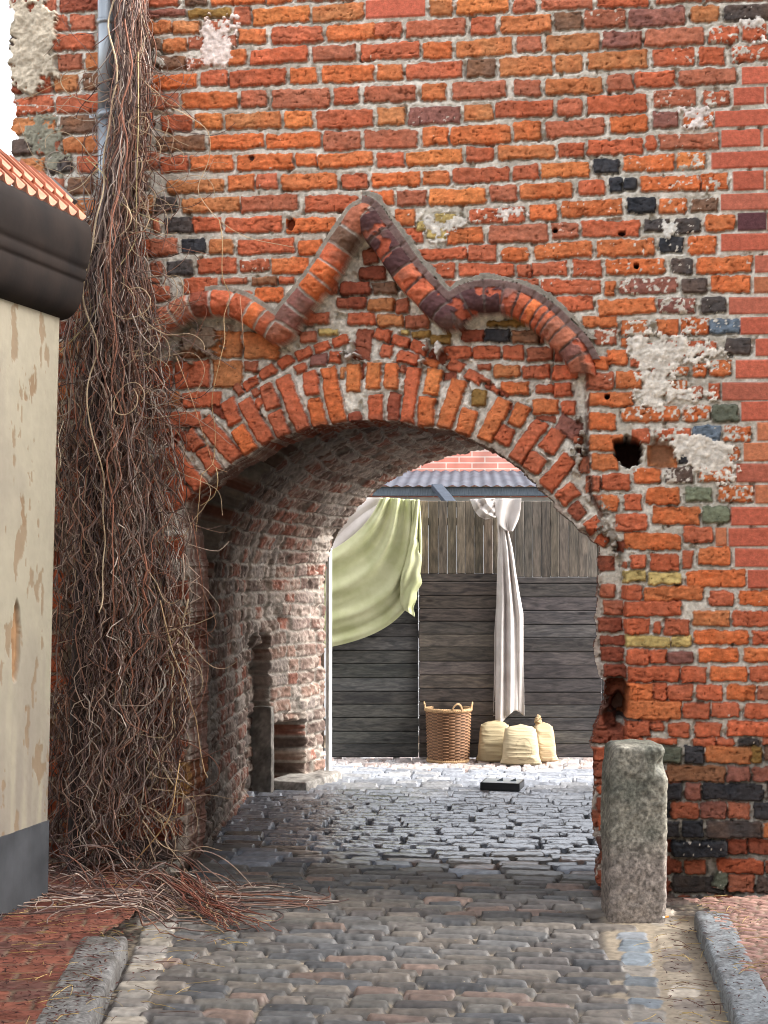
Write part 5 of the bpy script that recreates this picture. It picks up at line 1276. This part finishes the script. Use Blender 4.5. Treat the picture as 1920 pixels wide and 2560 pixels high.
# tiles: rows of small arched tiles over the eave
M_TILE = plain_mat('clay_tile', L(206, 146, 120), .75, .25, rgb2=tuple(L(184, 120, 96)), vscale=14, bump=.2)
tl = bpy.data.objects.new('roof', None); COL.objects.link(tl); tl.parent = house
slope = R(43); sdir = np.array([*(-ho * math.cos(slope)), math.sin(slope)]); ndir = np.array([*(ho * math.sin(slope)), math.cos(slope)]); h3 = np.array([*he, 0.0])
tp = .098
for r_, up_ in ((0, 0.0), (1, .09)):
    tm_ = MB()
    for k in range(-1, 32):
        s0 = k * tp + (.02 if r_ % 2 else 0) - .03
        if s0 < -.06: continue
        base_ = np.array([*(hc + he * s0 + ho * .105 + d0v3), 3.12 + .004 * math.sin(k * 3.3)]) - HB + sdir * up_ + ndir * (.016 * r_)
        nU = 9; Pt = np.zeros((nU, 2, 3)); Pb = np.zeros((nU, 2, 3))
        for i in range(nU):
            f = i / (nU - 1); hgt_ = -.028 * math.sin(math.pi * f) ** .8 if True else 0
            skew = .6 * (1 - f) * .02
            for j, dn in ((0, 0.0), (1, .16)):
                scal = (.020 * math.sin(math.pi * f)) * (j == 0)
                q = base_ + h3 * (f * tp * .98) + ndir * (-.026 * math.sin(math.pi * f ** 1.5) + .012 * f) + sdir * (dn - scal)
                Pt[i, j] = q + ndir * .011; Pb[i, j] = q
        tm_.quadgrid(Pt); tm_.quadgrid(Pb[:, ::-1]); 
        rim_ = np.stack([Pb[:, 0], Pt[:, 0]], 1); tm_.quadgrid(rim_)
        tm_.quadgrid(np.stack([Pb[0, :], Pt[0, :]], 1)[::-1]); tm_.quadgrid(np.stack([Pb[-1, :], Pt[-1, :]], 1))
    tm_.build('tile_course', M_TILE, tl, False)
rb = MB(); q0 = np.array([*(hc + he * 1.5 + ho * .04 + d0v3), 3.17]) - HB + sdir * .14
rb.box(q0, (3.3, .16, .05), [h3, sdir, ndir]); 
q1_ = np.array([*(hc + he * 1.5 - ho * .25 + d0v3), 3.05]) - HB; rb.box(q1_ - np.array([*(ho * .1), 0]), (3.2, .6, .12), [h3, np.array([*ho, 0]), UP])
rb.build('ridge_board', plain_mat('dark_lead', L(70, 66, 64), .6, .4), house)
# house body behind, so light does not pass
bd = MB(); cbd = np.array([*(hc + he * 1.6 - ho * 1.6 + d0v3 * .3), 1.45]) - HB; bd.box(cbd, (3.1, 2.8, 2.9), [h3, np.array([*ho, 0]), UP]); bd.build('body', M_PLI, house)

# ============================================================ RAINWATER PIPE
def wallp(px, py, y): x, z = onwall(px, py, y); return np.array([x, y, z])
dpn = thing('rainwater_pipe', 'round zinc rainwater pipe on the brick wall behind the dead creeper', 'drainpipe', tuple(wallp(262, 1400, -.12) * np.array([1, 1, 0]))); bpy.context.view_layer.update()
DB = np.array(dpn.location)
M_ZINC = plain_mat('zinc', L(168, 174, 178), .38, .6, metallic=.55, rgb2=tuple(L(140, 146, 152)), vscale=7, bump=.1, stretch=(2, 2, .5))
M_IRON = plain_mat('old_iron', L(50, 46, 46), .7, .4, rgb2=tuple(L(66, 50, 42)), vscale=12)
u_ = MB(); P = [wallp(267, -60, -.13), wallp(267, 285, -.13)]; u_.tube(np.array(P) - DB, .044, 20)
P = [wallp(267, 290, -.13), wallp(267, 430, -.13), wallp(268, 548, -.13)]; u_.tube(np.array(P) - DB, [.0445, .044, .040], 20); u_.build('upper_pipe', M_ZINC, dpn, True)
u_ = MB(); u_.tube(np.array([wallp(267, 278, -.13), wallp(267, 298, -.13)]) - DB, .050, 20); u_.build('collar', M_ZINC, dpn, True); u_ = MB(); u_.tube(np.array([wallp(267, 50, -.13), wallp(267, 62, -.13)]) - DB, .049, 20); u_.build('collar', M_ZINC, dpn, True)
u_ = MB(); c_ = wallp(300, 290, -.09) - DB; u_.box(c_, (.05, .16, .02)); u_.build('bracket', M_ZINC, dpn); u_ = MB(); u_.box(wallp(232, 292, -.13) - DB, (.03, .02, .018)); u_.build('clamp_bolt', M_ZINC, dpn)
u_ = MB(); P = [wallp(268, 540, -.12), wallp(262, 620, -.12), wallp(250, 720, -.12), wallp(246, 860, -.12), wallp(240, 1000, -.12), wallp(226, 1200, -.13), wallp(212, 1400, -.13), wallp(202, 1700, -.14), wallp(196, 2000, -.14), wallp(192, 2230, -.14)]
u_.tube(dense(np.array(P), .1) - DB, .047, 16); u_.build('lower_pipe', M_IRON, dpn, True)

# ============================================================ DEAD CREEPER
rv_ = np.random.RandomState(77)
EY = [-80, 0, 250, 500, 700, 900, 1200, 1500, 1800, 2000, 2150, 2260]
EL = [322, 320, 312, 270, 208, 178, 162, 170, 165, 150, 128, 108]
ER = [372, 376, 392, 380, 385, 420, 455, 475, 462, 440, 450, 500]
EXL = [onwall(a, b_)[0] for a, b_ in zip(EL, EY)]; EXR = [onwall(a, b_)[0] for a, b_ in zip(ER, EY)]; EZ = [onwall(300, b_)[1] for b_ in EY]
def env(z):
    zz = np.asarray(z); l = np.interp(-zz, [-e for e in EZ], EXL); r = np.interp(-zz, [-e for e in EZ], EXR); return (l + r) / 2, (r - l) / 2
VC = [L(134, 98, 82), L(152, 120, 104), L(100, 78, 70), L(176, 154, 138), L(138, 118, 108), L(112, 92, 86), L(138, 94, 76), L(182, 168, 156), L(80, 62, 58), L(126, 108, 102), L(90, 72, 68), L(112, 80, 68)]
class Strands:
    def __init__(s): s.V = []; s.F = []; s.C = []; s.n = 0
    def add(s, P, r, col, n=4):
        P = np.asarray(P, float); m = len(P)
        T = np.gradient(P, axis=0); T /= np.linalg.norm(T, axis=1)[:, None] + 1e-9
        ref = np.array([.3, -.9, .31]); N = np.cross(T, ref); N /= np.linalg.norm(N, axis=1)[:, None] + 1e-9; B = np.cross(T, N)
        rr = np.broadcast_to(r, (m,))
        a = np.arange(n) * 2 * math.pi / n
        V = P[:, None] + (N[:, None] * np.cos(a)[None, :, None] + B[:, None] * np.sin(a)[None, :, None]) * rr[:, None, None]
        s.V.append(V.reshape(-1, 3))
        i, k = np.meshgrid(np.arange(m - 1), np.arange(n), indexing='ij'); k2 = (k + 1) % n; b_ = s.n
        s.F.append((np.stack([i * n + k, i * n + k2, (i + 1) * n + k2, (i + 1) * n + k], -1) + b_).reshape(-1, 4)); s.n += m * n
        c = np.broadcast_to(col, (m * n, 3)) if np.ndim(col) == 1 else np.repeat(col, n, 0); s.C.append(c)
    def build(s, name, mat, parent, off): return newmesh(name, np.concatenate(s.V) - off, np.concatenate(s.F), mat, parent, np.clip(np.concatenate(s.C), .004, .9))
M_VINE = vcol_mat('dry_stem', rough=.75, spec=.25, bump=.3, bscale=200, var=.3, vscale=15)
cbx, cbz = env(.1); CB = np.array([float(cbx), -.2, 0.0])
creep = thing('dead_creeper', 'dead leafless climbing creeper hanging in a tangle of stems down the left of the arch', 'creeper', tuple(CB)); bpy.context.view_layer.update()
def wander(n, amp, wl, rs, step):
    t = np.arange(n) * step; o = 0
    for k in range(4):
        o = o + amp * rs.uniform(.3, 1) / (k + 1) ** .7 * np.sin(2 * math.pi * t / (wl * rs.uniform(.6, 1.5) / (k + 1) ** .9) + rs.uniform(0, 6.28))
    return o
def long_strands(S, N, rr, amp, wl, lmin, lmax, ztop=4.4, zlow=0.02, colpool=VC, spread=.62, ymin=-.34, ymax=-.03):
    for _ in range(N):
        l = rv_.uniform(lmin, lmax); z0 = rv_.uniform(zlow, ztop - .2); z1 = min(ztop + .2, z0 + l)
        st = .035; n = max(6, int((z1 - z0) / st)); z = np.linspace(z0, z1, n)
        f0 = np.clip(rv_.normal(0, spread), -1.15, 1.15); f1 = np.clip(f0 + rv_.normal(0, .35), -1.1, 1.1); f = np.linspace(f0, f1, n)
        cx, hw = env(z); up = 1 - .35 * np.clip((z - 2.6) / .6, 0, 1); x = cx + hw * f * .92 * (.6 + .4 * up) + wander(n, amp, wl, rv_, st) * up
        yb = rv_.uniform(ymin, ymax) * (1 - .5 * abs(f0)); y = yb + wander(n, amp * .7, wl, rv_, st)
        y = np.minimum(y, -.02); zz = z + wander(n, amp * .5, wl, rv_, st); zz = np.maximum(zz, .012)
        # loose end curls away
        if rv_.rand() < .5:
            k = min(n - 2, rv_.randint(3, 9)); t = np.linspace(1, 0, k); x[:k] += t ** 2 * rv_.normal(0, .10); y[:k] -= t ** 2 * rv_.uniform(0, .10)
        c = VC[rv_.randint(len(VC))] * rv_.uniform(.55, 1.6)
        if rv_.rand() < .05: c = L(190, 168, 138)
        r = rr * rv_.uniform(.55, 1.4); S.add(np.stack([x, y, zz], -1), r * np.linspace(.75, 1.1, n), c)
s1 = Strands(); long_strands(s1, 210, .0031, .034, .95, 1.0, 3.4, spread=.5); long_strands(s1, 12, .0075, .03, 1.3, 2.2, 4.2, spread=.35, colpool=None); s1.build('stems', M_VINE, creep, CB)
s1b = Strands(); s2_ = Strands(); long_strands(s2_, 430, .0022, .038, .46, .4, 1.8, spread=.52)
# thicker, denser, more tangled below
long_strands(s2_, 260, .0022, .045, .36, .4, 1.3, ztop=2.0, spread=.62); long_strands(s2_, 230, .0024, .040, .40, .25, .9, ztop=.75, zlow=0.0, spread=.7); long_strands(s1b, 60, .0034, .035, .6, .6, 1.6, ztop=1.4, zlow=0.0, spread=.6); s1b.build('lower_stems', M_VINE, creep, CB); s2_.build('tendrils', M_VINE, creep, CB)
# curls that leave the mass sideways
s3 = Strands()
for _ in range(330):
    z0 = rv_.uniform(.3, 4.2) if rv_.rand() < .5 else rv_.uniform(2.2, 3.9); cx, hw = env(z0); side = rv_.choice([-1, 1], p=[.42, .58]) if z0 < 3.4 else rv_.choice([-1, 1], p=[.45, .55])
    if z0 < 2.6 and side < 0 and rv_.rand() < .6: side = 1
    p = np.array([cx + side * hw * rv_.uniform(.3, .9), rv_.uniform(-.30, -.06), z0]); n = rv_.randint(14, 34); st = .016
    ang = rv_.uniform(-1.4, .9) if side > 0 else math.pi - rv_.uniform(-1.4, .9); cur = rv_.normal(0, 2.2); P = [p.copy()]; yv = rv_.uniform(-.4, .25)
    for i in range(n):
        cur += rv_.normal(0, 2.2); cur *= .93; ang += cur * st * 2.2; ang += (-math.pi / 2 - ang if math.cos(ang) > 0 else 0) * .02
        p = p + st * np.array([math.cos(ang), yv * .4, math.sin(ang)]); p[1] = min(p[1], -.02); p[2] = max(p[2], .02); P.append(p.copy())
    c = VC[rv_.randint(len(VC))] * rv_.uniform(.75, 1.3) if rv_.rand() > .25 else L(190, 166, 136)
    s3.add(np.array(P), .0019 * rv_.uniform(.7, 1.5) * np.linspace(1.2, .6, len(P)), c)
# the straying shoots one can follow with the eye
STR = [([(215, 395), (262, 440), (300, 510), (350, 535), (410, 560)], L(206, 192, 138), .004), ([(345, 130), (346, 300), (342, 430), (340, 560), (335, 610), (290, 680), (225, 800), (150, 880)], L(206, 190, 140), .0046),
       ([(430, 270), (470, 290), (520, 330), (522, 400), (495, 470), (520, 520), (560, 560), (600, 585), (640, 600), (735, 618)], L(204, 176, 142), .0034),
       ([(548, 550), (556, 600), (556, 690), (575, 740), (560, 790), (562, 850), (550, 900), (530, 1000), (538, 1080), (532, 1160), (505, 1185), (498, 1250), (490, 1330)], L(200, 168, 126), .0034),
       ([(600, 740), (605, 800), (610, 870)], L(196, 150, 120), .003), ([(440, 890), (470, 970), (500, 1060), (520, 1120), (535, 1165), (568, 1180)], L(198, 160, 124), .003),
       ([(540, 1170), (545, 1200), (535, 1240), (500, 1265)], L(206, 176, 130), .0034), ([(300, 1030), (330, 1040), (420, 1270), (480, 1310), (545, 1330), (570, 1330), (600, 1310)], L(150, 120, 100), .0022),
       ([(470, 1360), (520, 1375), (545, 1378), (565, 1362), (573, 1353)], L(190, 170, 150), .0026), ([(480, 1290), (500, 1420), (510, 1500), (520, 1620), (518, 1700), (500, 1760), (470, 1800)], L(150, 100, 78), .0026),
       ([(400, 1500), (430, 1620), (470, 1740), (490, 1800), (500, 1870), (512, 1930), (520, 1945)], L(200, 168, 128), .0042), ([(380, 1580), (450, 1620), (520, 1625), (545, 1635)], L(140, 104, 88), .0022),
       ([(420, 1760), (480, 1700), (515, 1640), (545, 1625)], L(120, 90, 76), .0022), ([(500, 1590), (540, 1560), (490, 1440)], L(160, 120, 96), .0022),
       ([(340, 2150), (420, 2050), (440, 1960), (450, 1900)], L(206, 170, 120), .005), ([(360, 2080), (430, 2020), (480, 1990), (485, 2030), (430, 2045)], L(196, 160, 120), .0026), ([(330, 2220), (400, 2170), (420, 2165), (470, 2220), (500, 2272)], L(214, 200, 170), .0026),
       ([(0, 262), (70, 265), (140, 268), (200, 300), (240, 300)], L(196, 188, 170), .0022), ([(60, 250), (130, 215), (180, 190), (230, 175)], L(190, 160, 120), .0022), ([(98, 1240), (150, 1165), (145, 1100), (160, 1050)], L(190, 176, 150), .0024),
       ([(105, 1075), (112, 1060), (150, 1055), (185, 1040)], L(70, 52, 48), .003), ([(112, 1060), (130, 1100), (148, 1115)], L(70, 52, 48), .003), ([(45, 1712), (60, 1720), (100, 1750), (140, 1765), (150, 1830), (165, 1860)], L(60, 50, 48), .003),
       ([(108, 1890), (112, 1950), (100, 2040), (125, 2090), (180, 2150)], L(80, 62, 60), .004), ([(110, 1935), (125, 1980), (105, 2040), (140, 2110), (200, 2190), (280, 2260)], L(76, 58, 56), .0045)]
for pts, c, r in STR:
    n = len(pts); yy0 = -.22 if pts[0][0] > 160 else -.5
    if pts[0][1] < 300 and pts[0][0] < 100: yy0 = -.3
    P = np.array([wallp(a, b_, yy0 - .05 * math.sin(i * 1.3)) for i, (a, b_) in enumerate(pts)]); P = dense(P, .03); s3.add(P, r * .62 * np.linspace(1, .7, len(P)), c, 5)
s3.build('loose_shoots', M_VINE, creep, CB)
# heap at the foot and stems dragged across the setts
s4 = Strands()
for _ in range(280):
    gx_c = rv_.normal(0, 1); x0_ = np.interp(rv_.rand(), [0, 1], [EXL[-1] - .02, EXR[-1] + .05]); y0_ = rv_.uniform(-.75, -.04); n = rv_.randint(14, 36); st = .03
    ang = rv_.uniform(0, 6.28) if rv_.rand() < .5 else rv_.normal(-.25, .5); p = np.array([x0_, y0_, abs(rv_.normal(0, .09)) + .015]); P = [p.copy()]; vz = rv_.uniform(-.4, .45); cur = rv_.normal(0, 2)
    for i in range(n):
        cur += rv_.normal(0, 1.6); cur *= .93; ang += cur * st; vz -= 4.5 * st + (.0 if p[2] > .02 else -1.2 * st)
        p = p + st * np.array([math.cos(ang), math.sin(ang) * .8, vz]); p[1] = min(p[1], -.03)
        gl = .09 if p[0] < lineat(lk0, lk1, p[1]) and p[1] < -.6 else .016
        if p[2] < gl: p[2] = gl + .004; vz = abs(vz) * .25
        hx = hc + he * 0; 
        if p[0] < -2.95: p[0] = -2.95
        P.append(p.copy())
    P = np.array(P)
    if P[:, 0].max() > -1.2: continue
    s4.add(P, .0027 * rv_.uniform(.6, 1.4), VC[rv_.randint(len(VC))] * rv_.uniform(.7, 1.25))
for k in range(26):
    a = onground(430 + rv_.uniform(-60, 60), 2225 + rv_.uniform(-20, 30)); e_ = onground(640 + rv_.uniform(-90, 70), 2330 + rv_.uniform(-25, 18)); n = 26; t = np.linspace(0, 1, n)[:, None]
    P2 = np.array(a)[None] * (1 - t) + np.array(e_)[None] * t; P2 += np.stack([wander(n, .012, .4, rv_, .03), wander(n, .02, .4, rv_, .03)], -1)
    z = .02 + .10 * (1 - t[:, 0]) ** 2 * rv_.rand() + .012 * rv_.rand(); s4.add(np.column_stack([P2, z]), .0028 * rv_.uniform(.6, 1.3) * np.linspace(1.2, .7, n), [L(140, 84, 66), L(120, 76, 64), L(176, 144, 112), L(100, 72, 62)][rv_.randint(4)])
s4.build('fallen_stems', M_VINE, creep, CB)

# ============================================================ THE LANE BEHIND THE VIEWER (unseen houses added to block sun and part of the sky)
M_SHADE_RENDER = plain_mat('shade_house_render', L(196, 188, 174), .9, .2, var=.1, vscale=2)
M_SHADE_WIN = plain_mat('shade_house_glass', L(40, 46, 52), .15, .5)
M_SHADE_ROOF = plain_mat('shade_house_roof', L(120, 70, 56), .8, .2)
def shade_house(loc, rot, w, h, dep, label):
    r_ = thing('shade_house', label, 'house', loc); r_.rotation_euler = (0, 0, rot)
    b = MB(); b.box((0, dep / 2, h / 2), (w, dep, h)); b.build('wall', M_SHADE_RENDER, r_)
    b = MB(); b.prism([(0, 0), (1, 0), (.5, .45)], 0, 1)
    V = [(-w / 2 - .2, -.3, h), (w / 2 + .2, -.3, h), (w / 2 + .2, dep + .3, h), (-w / 2 - .2, dep + .3, h), (-w / 2 - .2, dep / 2, h + dep * .4), (w / 2 + .2, dep / 2, h + dep * .4)]
    newmesh('roof', V, [(0, 1, 5, 4), (2, 3, 4, 5), (0, 4, 3), (1, 2, 5), (0, 3, 2, 1)], M_SHADE_ROOF, r_, smooth=False)
    k = 0
    for zz in np.arange(1.0, h - 1.4, 2.6):
        for xx in np.arange(-w / 2 + 1.4, w / 2 - 1, 2.2):
            b = MB(); b.box((xx, -.01, zz + .7), (.9, .06, 1.4)); b.build('shade_house_window', M_SHADE_WIN, r_)
shade_house((3.3, -7.8, 0), R(-90), 14.6, 8.0, 5, 'unseen tall rendered house added right of the lane to shade the gatehouse front')
shade_house((0, -19, 0), R(180), 14, 5.5, 6, 'unseen rendered house added opposite the arch to cut the sky light')
# ============================================================ LITTER
lv = []; lf = []; lc = []
def flake(x, y, z, s, col, asp=2.0):
    a = rv_.uniform(0, 6.28); t = rv_.normal(0, .25); b_ = len(lv); ca, sa = math.cos(a), math.sin(a)
    for (u, v, w) in ((-1, 0, 0), (0, -.5, .25), (1, 0, 0), (0, .5, .1)):
        lv.append((x + (u * ca * asp - v * sa) * s, y + (u * sa * asp + v * ca) * s, z + .002 + s * (w + abs(t) * (u + 1) * .5))); lc.append(col)
    lf.append((b_, b_ + 1, b_ + 2, b_ + 3))
dkc = [L(66, 34, 32), L(84, 44, 40), L(54, 32, 30), L(104, 62, 50)]
def inq(x, y, P): return bool(inpoly(np.array([x]), np.array([y]), P)[0])
n_ = 0
while n_ < 3600:
    x = rv_.uniform(-2.95, -1.75); y = rv_.uniform(-2.6, -.3)
    k = lineat(lk0, lk1, y)
    if y > -.9: z = .082 if x < k else .014
    else: z = KH + .0065 if x < k - .02 else .014
    if x > k and rv_.rand() > .12: continue
    flake(x, y, z, rv_.uniform(.0035, .010), dkc[rv_.randint(4)]); n_ += 1
for _ in range(900):
    x = rv_.uniform(.15, 1.0); y = rv_.uniform(-2.2, -.1); k = lineat(rk0, rk1, y)
    if x < k - .2: continue
    flake(x, y, KH + .0065 if x > k else .010, rv_.uniform(.0035, .008), dkc[rv_.randint(4)] * .7)
for _ in range(160):
    x = rv_.uniform(-2.0, .4); y = rv_.uniform(-2.4, .2); flake(x, y, .016, rv_.uniform(.002, .004), L(196, 176, 140) if rv_.rand() < .5 else dkc[0])
o = newmesh('leaf_litter', np.array(lv), np.array(lf), vcol_mat('dry_bits', rough=.8, spec=.2, var=.2), None, np.array(lc), False); tag(o, 'dark red fallen bits strewn over the pavements and kerbs', 'litter', kind='stuff')
s5 = Strands()
for _ in range(420):
    left = rv_.rand() < .75
    x, y = (rv_.uniform(-2.9, -1.55), rv_.uniform(-2.5, -.35)) if left else (rv_.uniform(.1, .55), rv_.uniform(-2.0, -.3))
    k = lineat(lk0, lk1, y) if left else lineat(rk0, rk1, y)
    z = (KH + .006 if x < k else .022) if left else (KH + .006 if x > k else .012)
    if left and y > -.85: z = .09 if x < k else .022
    l = rv_.uniform(.03, .14); a = rv_.normal(0, .9); t = np.linspace(0, 1, 5); bend = rv_.normal(0, .15)
    s5.add(np.stack([x + t * l * math.cos(a), y + t * l * math.sin(a) + bend * l * np.sin(t * 3.1), z + .004 * np.sin(t * 3.1)], -1), .0011 * rv_.uniform(.7, 1.5), L(204, 176, 116) if rv_.rand() < .55 else L(96, 62, 52), 3)
o = s5.build('straw', M_VINE, None, np.zeros(3)); tag(o, 'dry straws and twig bits scattered by the kerbs', 'straw', kind='stuff')
cg = onground(1656, 2302); cgo = thing('cigarette_end', 'burnt cigarette end lying at the foot of the guard post', 'cigarette end', (cg[0], cg[1], .014)); cgo.rotation_euler = (0, 0, R(35))
c1 = MB(); c1.tube(np.array([[0, 0, 0], [.012, 0, 0]]), .004, 8); c1.build('paper', plain_mat('paper_white', L(230, 226, 216), .8, .2), cgo)
c1 = MB(); c1.tube(np.array([[.012, 0, 0], [.032, 0, .001]]), .0042, 8); c1.build('filter', plain_mat('cork_paper', L(220, 140, 60), .8, .2), cgo)
